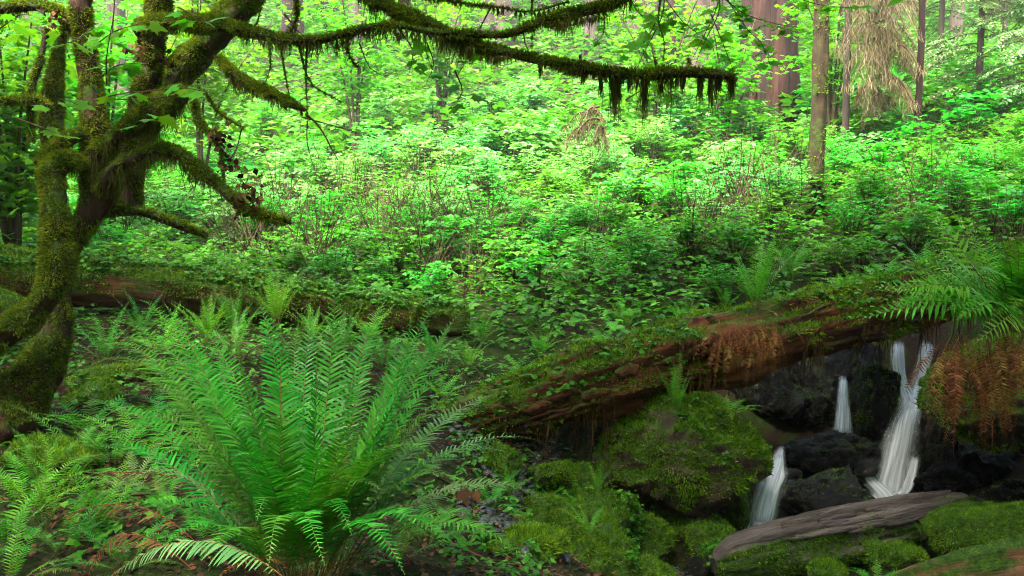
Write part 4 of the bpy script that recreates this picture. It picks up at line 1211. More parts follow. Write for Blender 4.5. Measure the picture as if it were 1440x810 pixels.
def skirt(t, n, xr, yr, d, ln, seed):
    """Last year's brown fronds hanging straight down over an edge."""
    r = random.Random(seed)
    o = np.array(t.location)
    for i in range(n):
        u = r.random()
        p = at(xr[0] + (xr[1] - xr[0]) * u, yr[0] + (yr[1] - yr[0]) * u + r.uniform(-10, 10), d + r.uniform(-.08, .08)) - o
        m = Matrix.Rotation(R(180 + r.uniform(-75, 75)), 4, 'Z') @ Matrix.Rotation(R(r.uniform(-14, 14)), 4, 'Y') @ Matrix.Scale(ln * r.uniform(.45, 1.1), 4)
        m.translation = Vector(p)
        linked('dead_frond', PROTO['hang'][r.choice((0, 1, 2, 3, 0))], t, m)


# ------------------------------------------------------------------ other ferns
def g(x, y, **k):
    return on_ground(x, y, **k)


def on_log(Q, x, d, up=0.8):
    i = int(np.argmin(np.abs((Q[:, 0] / np.maximum(Q[:, 1], .1)) - (x - 720) / FPX)))
    return Q[i, :3] + np.array([0, 0, Q[i, 3] * up])


fern('upright fern in front of the mossy log left of centre', at(388, 458, 7.3), 0.58, 15, 'bright', (0, 1, 5, 2), seed=1)
fern('upright fern just left of the one before the mossy log', at(292, 484, 6.8), 0.52, 14, 'bright', (0, 1, 5, 2), seed=2)
f_log = fern('sword fern crowning the log above its own skirt of dead brown fronds', on_log(Qm, 1055, 7.7, .9) - np.array([0, .16, -.03]), 0.72, 18, 'bright', (1, 2, 3, 5, 1), dead=4, dead_len=0.4, dead_az=(90, 270), seed=3)
skirt(f_log, 96, (1008, 1100), (462, 446), 7.10, .50, 1)
fern('fern growing behind the log left of the brown-skirted fern', g(965, 470), 0.50, 11, 'bright', (0, 1, 2, 5), seed=4)
f_big = fern('large lacy fern on the overhanging boulder with brown fronds hanging below', at(1412, 452, 6.4), 1.05, 30, 'lacy', (0, 1, 2, 4), az=(0, 270), seed=5, roll=-30)
skirt(f_big, 120, (1322, 1455), (484, 450), 6.12, .80, 2)
r = random.Random(8)
for i in range(14):
    m = Matrix.Rotation(R(r.uniform(60, 150)), 4, 'Z') @ Matrix.Rotation(R(r.uniform(-26, 4)), 4, 'X') @ Matrix.Rotation(R(r.uniform(-60, -25)), 4, 'Y') @ Matrix.Scale(r.uniform(.8, 1.2), 4)
    m.translation = (0, 0, r.uniform(-.02, .1))
    linked('frond', PROTO['lacy'][r.choice((1, 2, 3))], f_big, m)
fern('tall sword fern behind the lacy fern at the right edge', at(1430, 462, 7.6), 1.0, 14, 'bright', UPRIGHT, seed=6)
fern('small fern on top of the big boulder', Vb[np.argmax(Vb[:, 2] - 3 * np.abs(Vb[:, 0] - at(945, 600, 7.1)[0]) - 1.0 * np.abs(Vb[:, 1] - 6.75))] - np.array([0, 0, .02]), 0.48, 9, 'bright', (0, 1, 2, 5), seed=7)
fern('lacy fern on the right shoulder of the big boulder', at(1020, 586, 7.0), 0.40, 10, 'lacy', (1, 2, 3), seed=8)
fern('tiny fern on the sunken face of the big boulder', at(918, 672, 6.72), 0.14, 5, 'bright', (2, 3), az=(100, 260), seed=9)
for i, (x, d, L, lb) in enumerate([(845, 0, .34, 'lacy fern on the log above the left end of the boulder'), (735, 0, .36, 'lacy fern on the low end of the rotten log'), (790, 0, .26, 'small lacy fern midway along the low end of the log'),
                                   (1185, 0, .36, 'lacy fern on the mossy upper part of the log'), (1240, 0, .40, 'lacy fern on the log above the slender waterfall'), (1300, 0, .42, 'lacy fern on the log above the main waterfall'), (905, 0, .24, 'small lacy fern on the red bare part of the log')]):
    fern(lb, on_log(Qm, x, d), L, 9, 'lacy', (1, 2, 3, 0), seed=20 + i)
fern('low fern right of the maple foot', g(160, 655), 0.55, 13, 'sword', LOW, seed=30)
fern('low dark fern between maple foot and the largest fern', g(220, 610), 0.52, 12, 'sword', LOW, seed=31)
fern('small fern left of the largest fern with upright fronds', g(145, 755), 0.42, 9, 'bright', UPRIGHT, seed=32)
fern('fern with three upright fronds at the lower left', g(65, 745), 0.46, 7, 'bright', UPRIGHT, seed=33)
fern('fern cut off by the bottom left corner', g(10, 835, d0=2.2), 0.40, 9, 'bright', (2, 3, 4), seed=34)
fern('fern behind the fallen log at the far left', g(140, 400, d0=8.4), 0.55, 8, 'bright', (0, 1, 2), seed=35)
fern('dull old fern draped over the mossy log at left', on_log(Ql, 140, 0), 0.34, 6, 'old', (0, 1, 2), seed=36)
fern('fern behind the mossy log with pale fronds', g(440, 420, d0=8.9), 0.60, 10, 'old', (0, 1, 2), seed=37)
fern('dark glossy fern on the slope behind the log', g(1110, 400, d0=8.7), 0.75, 12, 'sword', (0, 1, 2), seed=38)
fern('withered brown fern on the slope behind the log', g(1150, 405, d0=8.7), 0.30, 4, 'lacy', (0, 1), dead=34, dead_len=0.55, dead_az=(40, 320), seed=39)
fern('dark sword fern at the right edge high on the slope', g(1425, 255, d0=9), 1.05, 14, 'sword', (0, 1, 2, 3), seed=40)
fern('pale old fern on the slope near the right edge', g(1375, 255, d0=9), 0.85, 9, 'old', (0, 1, 2), seed=41)
fern('small fern on the mossy stone left of the big boulder', at(842, 690, 6.15), 0.26, 8, 'bright', (0, 1, 2, 5), seed=42)
fern('small fern on the mossy stone at the bottom centre', at(828, 752, 5.4), 0.28, 8, 'bright', (1, 2, 3), seed=43)
fern('lacy fern at the bottom edge under the grey log', at(1235, 822, 5.4), 0.24, 8, 'lacy', (0, 1, 2), seed=44)
fern('low fern at the right of the largest fern above the wet gravel', g(690, 600), 0.36, 8, 'sword', LOW, seed=45)
fern('small fern in the shade left of the boulder', g(780, 612), 0.25, 5, 'bright', (1, 2), seed=46)
fern('fern between the mossy log and the largest fern', g(480, 500), 0.50, 11, 'sword', (0, 1, 2), seed=47)
fern('fern on the bank left of the low end of the rotten log', g(590, 535), 0.42, 10, 'sword', MIXED, seed=48)
fern('fern right behind the end of the mossy log', g(675, 485, d0=8.6), 0.45, 9, 'bright', MIXED, seed=49)
fern('fern on the slope above the middle of the log', g(880, 465, d0=8.5), 0.5, 10, 'bright', MIXED, seed=50)
fern('lacy fern on the slope behind the upper log', g(1210, 420, d0=9.2), 0.6, 12, 'lacy', (0, 1, 2, 4), seed=51)
fern('lacy fern at the right edge behind the tall sword fern', g(1440, 390, d0=9.2), 0.7, 12, 'lacy', (0, 1, 2, 4), seed=52)
fern('low fern in the shade under the maple branch', g(250, 560), 0.5, 11, 'sword', LOW, seed=53)
fern('low fern in the bottom left behind the bronze fronds', g(230, 720), 0.45, 11, 'sword', LOW, seed=54)
fern('ragged fern beside the stones right of the largest fern', g(690, 720), 0.36, 9, 'sword', LOW, seed=55)
fern('feathery fern left of the small upright one', g(95, 690), 0.4, 9, 'lacy', (0, 1, 2, 4), seed=56)
fern('small leafy fern by the square-ended mossy log', at(1300, 752, 6.4), 0.2, 8, 'lacy', (0, 1, 4), seed=57)


for i, (x, y, L, kd, vr, lb) in enumerate([
    (60, 690, .5, 'sword', LOW, 'dark fern in the shade at the left edge below the maple'), (300, 560, .5, 'sword', MIXED, 'fern tucked behind the left fronds of the largest fern'), (120, 610, .45, 'lacy', (1, 2, 3), 'lacy fern by the thin mossy log'),
    (330, 505, .5, 'sword', MIXED, 'dim fern below the upright fern at left'), (420, 520, .5, 'sword', MIXED, 'dim fern behind the middle of the largest fern'), (540, 520, .45, 'sword', MIXED, 'fern behind the right fronds of the largest fern'),
    (620, 560, .4, 'lacy', (1, 2, 3), 'lacy fern at the low tip of the rotten log'), (190, 700, .4, 'old', (0, 1, 2), 'dull fern between the upright and the largest fern'), (10, 770, .45, 'lacy', (0, 1, 2), 'feathery fern near the bottom left corner'), (180, 800, .36, 'sword', LOW, 'fern under the bronze fronds at the bottom'),
    (300, 780, .42, 'bright', LOW, 'small bright fern under the left side of the largest fern'), (480, 812, .40, 'sword', LOW, 'low fern right in front of the base of the largest fern'), (380, 815, .34, 'old', (0, 1, 2), 'dull low fern in front of the base of the largest fern'), (600, 770, .42, 'sword', (3, 4, 2), 'spreading fern low to the right of the largest fern'), (715, 700, .3, 'bright', MIXED, 'small fern between the wet gravel and the flat mossy slab'), (640, 760, .32, 'sword', LOW, 'small fern under the right side of the largest fern'), (560, 790, .3, 'bright', LOW, 'small bright fern at the bottom beside the largest fern'), (200, 470, .45, 'sword', MIXED, 'fern below the mossy log right of the maple'),
    (660, 520, .42, 'bright', MIXED, 'fern left above the low end of the rotten log'), (760, 500, .36, 'lacy', (0, 1, 2, 4), 'lacy fern behind the low end of the rotten log'), (1020, 440, .5, 'bright', MIXED, 'fern on the bank behind the brown-skirted fern'), (1340, 390, .6, 'lacy', (0, 1, 2, 4), 'lacy fern on the bank right of the upper log')]):
    fern(lb, g(x, y, d0=2.4), L, 11, kd, vr, seed=100 + i)

for i, (x, y, L, kd, vr, lb) in enumerate([
    (110, 660, .55, 'sword', LOW, 'broad low fern at the left below the maple foot'), (40, 720, .5, 'bright', LOW, 'bright low fern at the left edge'), (200, 650, .55, 'bright', LOW, 'bright low fern touching the left fronds of the largest fern'), (260, 600, .5, 'sword', LOW, 'dim low fern behind the left fronds of the largest fern'),
    (150, 510, .5, 'sword', MIXED, 'fern beside the thin mossy log'), (230, 500, .5, 'bright', MIXED, 'bright fern between the thin mossy log and the upright ferns'), (330, 470, .5, 'sword', MIXED, 'fern between the two upright ferns'), (440, 480, .5, 'bright', MIXED, 'bright fern right of the upright fern by the mossy log'),
    (520, 480, .45, 'lacy', (0, 1, 2, 4), 'broad-leafleted fern below the thin end of the mossy log'), (610, 510, .45, 'sword', MIXED, 'fern between the mossy log end and the rotten log'), (90, 780, .45, 'sword', LOW, 'low fern at the bottom left behind the bronze fronds')]):
    fern(lb, g(x, y, d0=2.4), L, 12, kd, vr, seed=140 + i)

# bronze fronds bowed across the lower left
def bronze(label, specs, mat, dead=True):
    t = empty('fern', tuple(at(*specs[0][0])), label, 'fern')
    o = np.array(t.location)
    for i, (p0, p1, p2, w) in enumerate(specs):
        t_ = np.linspace(0, 1, 26)[:, None]
        a, b, c = at(*p0), at(*p1), at(*p2)
        path = (1 - t_) ** 2 * a + 2 * (1 - t_) * t_ * b + t_ ** 2 * c
        bl, st = frond(path, w, 40, 'dead' if dead and i < 2 else 'sword', seed=70 + i, curl=0.35 if dead else 0.1)
        f = bl.build('frond', M[mat] if i != 2 else M['fern_old'], t, o)
        st.build('stalk', M['fern_dead'], f, o)


bronze('bronze dying fern fronds bowed low at the bottom left', [((300, 790, 2.9), (180, 640, 3.0), (28, 770, 2.9), .075), ((270, 800, 2.8), (150, 690, 2.8), (118, 830, 2.7), .07), ((420, 830, 2.55), (280, 700, 2.5), (150, 815, 2.45), .085),
                                                          ((340, 700, 3.4), (210, 640, 3.5), (55, 680, 3.6), .07)], 'bronze')

# dead leaf caught in the fern
mb = MB()
mb.inst(MAPLE_V, MAPLE_F, frames(np.array([[.3, -.2, -.9]]), np.array([[.2, -1, .2]])), np.array([at(650, 690, 2.85)]), np.array([0.05]))
mb.inst(MAPLE_V, MAPLE_F, frames(np.array([[.6, -.2, -.8]]), np.array([[-.4, -1, .2]])), np.array([at(666, 694, 2.86)]), np.array([0.038]))
o = mb.build('dead_leaf', M['dead_leaf'])
tag(o, 'curled red-brown dead leaf caught on a frond of the largest fern', 'leaf')

# ------------------------------------------------------------------ shrubs of the hillside
def shrub_proto(seed, stems, nodes, leaf_scale=1.0):
    r = np.random.default_rng(seed)
    leaf, wood = MB(), MB()
    pos, az, size = [], [], []
    for s in range(stems):
        a = r.uniform(0, 2 * math.pi)
        rad = r.uniform(0.05, 0.62)
        h = r.uniform(0.55, 1.0) * (1 - 0.35 * rad)
        t = np.linspace(0, 1, 7)[:, None]
        p0 = np.array([math.cos(a) * .05, math.sin(a) * .05, -0.1])
        p2 = np.array([math.cos(a) * rad, math.sin(a) * rad, h])
        p1 = p0 * .4 + p2 * .6 + np.array([-p2[0] * .35, -p2[1] * .35, h * .25])
        P = (1 - t) ** 2 * p0 + 2 * (1 - t) * t * p1 + t * t * p2
        add_tube(wood, P, np.linspace(0.008, 0.003, 7), 4, cap=False)
        for k in range(nodes):
            u = 0.3 + 0.7 * math.sqrt((k + r.random()) / nodes)
            b = np.array([np.interp(u, t[:, 0], P[:, c]) for c in range(3)])
            aa = r.uniform(0, 2 * math.pi)
            ln = r.uniform(0.04, 0.20)
            e = b + np.array([math.cos(aa) * ln, math.sin(aa) * ln, r.uniform(0.0, 0.06)])
            if k % 3 == 0:
                add_tube(wood, np.array([b, e]), [0.003, 0.002], 3, cap=False)
            pos.append(e)
            az.append(aa)
            size.append(r.uniform(0.06, 0.115) * leaf_scale)
    trifoliate(leaf, np.array(pos), np.array(az), np.array(size), 0.32)
    return leaf.mesh('foliage', [M['shrub']]), wood.mesh('stems', [M['stem']])


SHRUBS = [shrub_proto(s, int((13 + s % 4) * (1 if q > .8 else 1.5)), int((11 + s % 5) / q), q) for s, q in enumerate((1.0, .75, 1.35, .7, 1.0, 1.5, .8, 1.1))]


LIT_TINT = []
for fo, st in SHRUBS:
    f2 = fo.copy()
    f2.materials[0] = M['shrub_lit_tint']
    LIT_TINT.append((f2, st))


def twiggy_proto(seed):
    """Bare tan twigs of last year's growth."""
    r = np.random.default_rng(seed)
    w = MB()
    for s in range(34):
        a, rad, h = r.uniform(0, 6.28), r.uniform(0.1, 0.7), r.uniform(0.4, 1.0)
        p0 = np.array([r.normal(0, .12), r.normal(0, .12), -.05])
        p2 = np.array([math.cos(a) * rad, math.sin(a) * rad, h])
        p1 = (p0 + p2) / 2 + r.normal(0, .12, 3)
        t = np.linspace(0, 1, 6)[:, None]
        add_tube(w, (1 - t) ** 2 * p0 + 2 * (1 - t) * t * p1 + t * t * p2, np.linspace(.006, .002, 6), 3, cap=False)
    return w.mesh('twigs', [M['stem']])


TWIGGY = [twiggy_proto(s) for s in range(3)]
REGIONS = [
    (lambda x, y: y < 12.2 and x < -3.2, 'leafy green shrub behind the left mossy log, under the drooping mossy limb', 'shrubs behind the left mossy log'),
    (lambda x, y: y < 12.2 and x < -0.6, 'leafy green shrub just behind the thin end of the left mossy log', 'shrubs behind the end of the left mossy log'),
    (lambda x, y: y < 12.6 and x < 1.8, 'leafy green shrub on the slope above the low end of the rotten log', 'shrubs above the low end of the rotten log'),
    (lambda x, y: y < 12.6 and x < 4.0, 'leafy green shrub on the slope above the brown-skirted fern on the log', 'shrubs above the brown-skirted fern'),
    (lambda x, y: y < 12.6, 'leafy green shrub on the slope above the waterfalls', 'shrubs above the waterfalls'),
    (lambda x, y: y < 17 and x < -4.5, 'bright green shrub on the hillside behind the crooked maple', 'shrubs behind the crooked maple'),
    (lambda x, y: y < 17 and x < -1.2, 'bright green shrub halfway up the hillside below the long mossy limb', 'shrubs halfway up below the long limb'),
    (lambda x, y: y < 17 and x < 2.5, 'bright green shrub halfway up the hillside around the tan withered bush', 'shrubs halfway up round the tan withered bush'),
    (lambda x, y: y < 17 and x < 5.5, 'bright green shrub halfway up the hillside around the slim mossy trunk', 'shrubs round the slim mossy trunk'),
    (lambda x, y: y < 17, 'bright green shrub on the hillside below the hemlocks at right', 'shrubs below the hemlocks'),
    (lambda x, y: x < -5, 'pale sunlit shrub high on the hillside seen through the maple limbs', 'high shrubs seen through the maple'),
    (lambda x, y: x < 0.5, 'shrub tinted pale as sunlit at the crest of the hillside left of centre', 'high sunlit shrubs left of centre'),
    (lambda x, y: x < 4.5, 'shrub tinted pale as sunlit at the crest of the hillside left of the redwoods', 'high sunlit shrubs left of the redwoods'),
    (lambda x, y: x < 8.0, 'pale green shrub at the foot of the redwoods', 'shrubs at the foot of the redwoods'),
    (lambda x, y: True, 'pale green shrub high on the hillside among the hemlocks', 'high shrubs among the hemlocks')]
cnt = 0
rs = random.Random(5)
for y0, y1, cell in ((9.6, 14.0, 0.80), (14.0, 19.0, 1.06), (19.0, 25.5, 1.45)):
    y = y0
    while y < y1:
        x = -0.64 * y - 0.6
        while x < 0.64 * y + 0.6:
            xx, yy = x + rs.uniform(0, cell), y + rs.uniform(0, cell)
            x += cell
            lim = np.interp(xx, [-6, -2, 0, 2, 4, 6], [9.7, 9.6, 9.6, 9.9, 10.4, 10.6])
            if yy < lim or cnt >= 298:
                continue
            brown = vnoise(np.array([[xx * .35, yy * .35, 2.0]]))[0]
            z = ground(xx, yy)[0]
            lab, grp = next((l, q) for c, l, q in REGIONS if c(xx, yy))
            t = empty('shrub', (xx, yy, z), lab, 'shrub', grp)
            s = rs.uniform(0.75, 1.25) * (0.62 + 0.035 * (yy - 9)) 
            a = rs.uniform(0, 6.28)
            pale = math.exp(-((xx + 1.0) / 5.5) ** 2) * min(1, max(0, (yy - 11.5) / 4)) * 1.0  # share of light-tinted leaves, growing towards the bright upper middle
            fo, st = (LIT_TINT if rs.random() < pale else SHRUBS)[rs.randrange(8)]
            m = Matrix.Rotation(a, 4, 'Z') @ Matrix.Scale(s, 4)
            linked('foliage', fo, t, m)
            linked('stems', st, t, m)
            cnt += 1
        y += cell
s = 1.4
pt = g(725, 232, d0=12)
t = empty('shrub', tuple(pt), 'dark green rounded shrub standing alone in the brightest part of the hillside', 'shrub')
fo, st = SHRUBS[2]
dk = fo.copy()
dk.materials[0] = M['fern']
for a in (0, 2.1, 4.0):
    linked('foliage', dk, t, Matrix.Translation((0.35 * math.cos(a), 0.35 * math.sin(a), 0)) @ Matrix.Rotation(a, 4, 'Z') @ Matrix.Scale(1.15, 4))
linked('stems', st, t, Matrix.Scale(1.2, 4))

# bare twigs among the shrubs
for i, (x, y, sc) in enumerate([(450, 330, .9), (520, 320, .9), (640, 330, .95), (600, 360, .8), (420, 300, 1.), (560, 300, 1.), (700, 345, .8), (1000, 300, 1.0), (1080, 310, .9), (1040, 270, 1.2), (340, 330, .9), (1290, 270, 1.1), (480, 380, .7), (660, 385, .7), (1400, 340, .8), (380, 310, 1.2), (500, 290, 1.2), (545, 340, 1.1), (620, 310, 1.2), (680, 320, 1.1), (580, 375, 1.), (440, 360, 1.), (980, 330, 1.), (1110, 280, 1.2), (360, 350, 1.)]):
    p = g(x, y + 30, d0=9.3)
    t = empty('bare_bush', tuple(p), 'bare tan twigs of a leafless bush among the green shrubs', 'bush', 'leafless twiggy bushes on the hillside')
    linked('twigs', TWIGGY[i % 3], t, Matrix.Rotation(i * 1.1, 4, 'Z') @ Matrix.Scale(sc * 1.25, 4))


# ------------------------------------------------------------------ ground cover
def cover(name, label, n, xr, yr, size, hmax, keep, mat='cover', quick=True):
    x, y = rng.uniform(*xr, n), rng.uniform(*yr, n)
    k = keep(x, y)
    x, y = x[k], y[k]
    z = ground(x, y) + rng.random(len(x)) ** 1.5 * hmax + 0.02
    mb = MB()
    trifoliate(mb, np.column_stack([x, y, z]), rng.uniform(0, 6.28, len(x)), rng.uniform(*size, len(x)), 0.4, quick)
    tag(mb.build(name, M[mat]), label, None, None, 'stuff')


cover('undergrowth', 'leafy undergrowth covering the hillside between the shrubs', 46000, (-14, 14), (8.3, 19), (0.05, 0.11), 0.35,
      lambda x, y: (np.abs(x) < 0.64 * y + 0.5) & (y > np.interp(x, [-6, 0, 1, 3, 5], [8.6, 8.5, 8.4, 9.6, 9.9])))
cover('undergrowth', 'bright undergrowth covering the far slopes between the trees', 52000, (-30, 30), (18, 52), (0.14, 0.30), 1.1, lambda x, y: np.abs(x) < 0.66 * y + 1)
cover('ground_cover', 'small clover-like leaves carpeting the ground on the left bank', 6000, (-5, 1.0), (3.4, 8.4), (0.03, 0.06), 0.10,
      lambda x, y: (fbm(np.column_stack([x * 1.3, y * 1.3, 0 * x]), 21, 3) > -0.02 - 0.10 * (y - 5)) & ((x < 0.2) | (y > 7.4)))


def litter():
    n = 24000
    x, y = rng.uniform(-4.5, 2.2, n), rng.uniform(2.4, 7.6, n)
    z = ground(x, y) + rng.uniform(0.004, 0.03, n)
    a = rng.uniform(0, 6.28, n)
    mb = MB()
    mb.inst(LEAFLET_V, LEAFLET_F, frames(np.column_stack([np.cos(a), np.sin(a), rng.normal(0, .25, n)]), rand_up(n, 0.5)), np.column_stack([x, y, z]), rng.uniform(0.012, 0.042, n))
    tag(mb.build('leaf_litter', M['dead_leaf']), 'brown dead leaves scattered over the forest floor', None, None, 'stuff')
    # sticks
    mb = MB()
    n = 260
    x, y = rng.uniform(-4.5, 2.0, n), rng.uniform(2.8, 8.2, n)
    for i in range(n):
        a = rng.uniform(0, 6.28)
        ln = rng.uniform(0.08, 0.4)
        q = np.array([[x[i], y[i]], [x[i] + math.cos(a) * ln, y[i] + math.sin(a) * ln]])
        zz = ground(q[:, 0], q[:, 1]) + 0.02
        add_tube(mb, np.column_stack([q, zz]), [0.006, 0.003], 4, cap=False)
    tag(mb.build('fallen_twigs', M['stem']), 'thin fallen twigs strewn on the forest floor', None, None, 'stuff')
    # wet gravel on the little beach left of the boulder
    mb = MB()
    V, F = ICO[2]
    n = 800
    q = np.array([at(*p) for p in ((745, 640, 6.7), (700, 625, 6.6), (790, 655, 6.9), (760, 690, 6.2), (860, 790, 5.9), (730, 660, 6.2), (960, 800, 6.2), (700, 740, 5.0))])
    c = q[rng.integers(0, len(q), n)] + rng.normal(0, .16, (n, 3))
    c[:, 2] = ground(c[:, 0], c[:, 1]) + 0.005
    a = rng.uniform(0, 6.28, n)
    mb.inst(V[:, :] * np.array([1, .7, .4]) * (1 + 0.2 * fbm(V * 1.5, 3, 2))[:, None], F, frames(np.column_stack([np.cos(a), np.sin(a), rng.normal(0, .2, n)]), rand_up(n, .3)), c, rng.uniform(0.012, 0.055, n))
    tag(mb.build('gravel', M['pebble'], smooth=True), 'wet dark gravel between the largest fern and the boulder', None, None, 'stuff')


litter()


def leafy_on(V, F, n, name, label, cond, size=(0.02, 0.045), parent=None):
    P, N, _ = tri_sample(V, F, n)
    k = cond(P, N)
    P, N = P[k], N[k]
    mb = MB()
    up = unit(N * 0.6 + np.array([0, -.2, .6]) + rng.normal(0, .25, P.shape))
    for off in (0, 2.1, 4.2):
        a = rng.uniform(0, 6.28, len(P)) + off
        f = np.column_stack([np.cos(a), np.sin(a), rng.normal(0, .2, len(P))])
        mb.inst(QUICK_V * np.array([1.3, 1, 1]), QUICK_F, frames(f, up), P + N * rng.uniform(0.01, 0.05, (len(P), 1)), rng.uniform(*size, len(P)))
    tag(mb.build(name, M['cover']), label, None, None, 'stuff')


leafy_on(Vb, Fb, 1500, 'ground_cover', 'small round-leaved plants growing over the big boulder', lambda P, N: (N[:, 1] < 0.3) & (fbm(P * 2.2, 4, 2) > 0.02) & (P[:, 0] > Vb[:, 0].mean() - 0.15) & (P[:, 2] > Vb[:, 2].mean()))
leafy_on(Vm, Fm, 1700, 'ground_cover', 'small leafy plants along the top of the rotten log', lambda P, N: (P[:, 2] > -9) & (np.abs(N[:, 2]) > 0.45) & (fbm(P * 2.0, 5, 2) > -0.1) & (P[:, 2] > np.interp(P[:, 0], Qm[:, 0], Qm[:, 2])), (0.03, 0.06))
leafy_on(Vl, Fl, 3600, 'ground_cover', 'small leafy plants along the top of the left mossy log', lambda P, N: (fbm(P * 2.0, 6, 2) > -0.2) & (P[:, 2] > np.interp(P[:, 0], Ql[:, 0], Ql[:, 2]) + 0.12), (0.025, 0.05))

for i, lb in ((0, 'round-leaved plants on the mossy stone left of the big boulder'), (1, 'round-leaved plants on the bottom mossy stone'), (6, 'round-leaved plants on the low stone before the gap'), (18, 'small plants on the stone half hidden by fronds'), (5, 'small plants on the bright mossy stone by the grey log')):
    v_, f_ = STONE_VF[i]
    leafy_on(v_, f_, 420, 'ground_cover', lb, lambda P, N: (fbm(P * 3.5, 4 + i, 2) > 0.0) & (N[:, 2] > -.2) & (N[:, 1] < .4), (0.018, 0.04))

# ------------------------------------------------------------------ trees behind
def tree_trunk(label, x, y, d, wpx, mat, height=14, lean=(0, 0), name='tree', cat='tree', group=None, moss=0, flare=1.35, crown=True, nseg=24, fibre=0.16, cr=1.0):
    b = at(x, y, d)
    b[2] = ground(b[0], b[1])[0] - 0.15
    t = empty(name, tuple(b), label, cat, group)
    r = px(wpx / 2, d)
    hs = np.array([0, .03, .08, .18, .35, .6, .85, 1.0])
    P = np.column_stack([b[0] + lean[0] * hs * height + 0.03 * np.sin(hs * 9), b[1] + lean[1] * hs * height, b[2] + hs * height])
    rad = r * np.array([flare, 1.22, 1.05, 1.0, .93, .8, .62, .45])
    Q = catmull(np.column_stack([P, rad]), 0.25)
    mb = MB()
    V, F, N = add_tube(mb, Q[:, :3], Q[:, 3], nseg, bump=0.05, bscale=1.2, fibre=fibre, seed=int(x), ff=9.0 if nseg > 30 else 5.0)
    o = mb.build('trunk', M[mat], t, b, smooth=True)
    if moss:
        P_, N_, _ = tri_sample(V, F, moss)
        k = fbm(P_ * 2.5, 8, 3) > 0.0
        m2 = MB()
        tufts(m2, P_[k], np.where((np.sum(N_[k] * (P_[k] - np.array([b[0], b[1], 0])) * np.array([1, 1, 0]), 1) < 0)[:, None], -N_[k], N_[k]), 0.05, 0.02, 0.3)
        tag(m2.build('moss', M['moss'], o, b), kind='stuff')
    if crown:
        n = 350
        zz = rng.uniform(0.8, 1.05, n) * height
        a = rng.uniform(0, 6.28, n)
        rr = cr * 1.5 * (1.1 - zz / height * 0.75) * np.sqrt(rng.random(n)) * 2
        C = np.column_stack([b[0] + np.cos(a) * rr, b[1] + np.sin(a) * rr, b[2] + zz - rr * .25])
        m3 = MB()
        m3.inst(LEAFLET_V * np.array([.7, 1, 1]), LEAFLET_F, frames(np.column_stack([np.cos(a), np.sin(a), np.full(n, -.4)]), rand_up(n, .4)), C, rng.uniform(.3, .6, n))
        m3.build('crown', M['hemlock'], t, b)
    return t


tree_trunk('thick red-brown redwood trunk with furrowed bark upper right of centre', 1078, 160, 21.0, 74, 'redwood', 26, nseg=96, fibre=0.09)
tree_trunk('pale old redwood trunk left of the thick red-brown one', 985, 172, 24, 46, 'pale_bark', 26, nseg=80, fibre=0.14)
tree_trunk('slim straight mossy trunk in front of the redwood', 1146, 238, 13.2, 21, 'alder', 15, moss=4000, flare=1.15)
tree_trunk('thin reddish trunk at the right of the brown hanging branches', 1289, 168, 16.5, 9, 'redwood', 12, flare=1.1, nseg=12, cr=.6)
BG = [(415, 140, 31, 26), (300, 150, 27, 22), (500, 120, 30, 16), (560, 115, 34, 26), (640, 118, 31, 14), (700, 112, 33, 40), (770, 108, 38, 22), (830, 112, 30, 18), (905, 118, 34, 36), (940, 130, 29, 14), (170, 170, 25, 22), (60, 180, 26, 26), (1190, 140, 30, 26), (1240, 130, 34, 30),
      (1340, 110, 30, 16), (1400, 90, 33, 24), (1435, 70, 36, 20), (240, 160, 33, 18), (460, 118, 38, 24), (1010, 130, 36, 18)]
for i, (x, y, d, w) in enumerate(BG):
    tree_trunk('distant pale conifer trunk among bright greenery at the top of the picture', x, y, d, w, 'pale_bark' if i % 3 else 'redwood', 24 + 4 * (i % 3), ((i % 5 - 2) * .01, 0), group='far trees above the hillside', nseg=14, cr=1.0)


def drape_bough(t, b, p0, p1, hang, n, w):
    P = catmull(np.array([p0, (p0 + p1) / 2 + np.array([0, 0, .22 * np.linalg.norm(p1 - p0)]), p1]), .06)
    mb = MB()
    add_tube(mb, P, np.linspace(w * 2.2, w * .6, len(P)), 5, cap=False)
    o = mb.build('bough', M['stem'], t, b)
    i_ = rng.integers(1, len(P), n)
    ax = unit(p1 - p0)
    C = P[i_] + rng.normal(0, .25, (n, 1)) * hang * np.cross(ax, [0, 0, 1.0])[None, :]
    clump = .35 + .65 * rng.random(24)[(i_ * 24 // len(P))]
    mb = MB()
    strands(mb, C, hang * clump * rng.uniform(.25, 1, n), w, sway=0.42)
    tag(mb.build('dead_branchlets', M['drape'], o, b), kind='stuff')


# conifer with tan dead drooping branches
def drape_tree():
    b = at(1225, 190, 16.8)
    b[2] = ground(b[0], b[1])[0]
    t = empty('conifer', tuple(b), 'conifer hung with tan dead drooping branchlets upper right', 'tree')
    mb = MB()
    add_tube(mb, catmull(np.array([[b[0] - .3, b[1] + .5, b[2] - .2], [b[0] - .32, b[1] + .5, b[2] + 4], [b[0] - .3, b[1] + .5, b[2] + 10]]), .4), 0.07, 10)
    mb.build('trunk', M['pale_bark'], t, b)
    r = np.random.default_rng(3)
    for i in range(50):
        x0, y0 = 1236 + r.normal(0, 6), r.uniform(-60, 140)
        x1, y1 = x0 + r.choice([-1, 1]) * r.uniform(8, 70), y0 + r.uniform(12, 50)
        drape_bough(t, b, at(x0, y0, 17.2), at(x1, min(y1, 170), 17.2 + r.uniform(-1.8, .6)), px(r.uniform(12, 46), 17), 210, .011)
    return t


drape_tree()


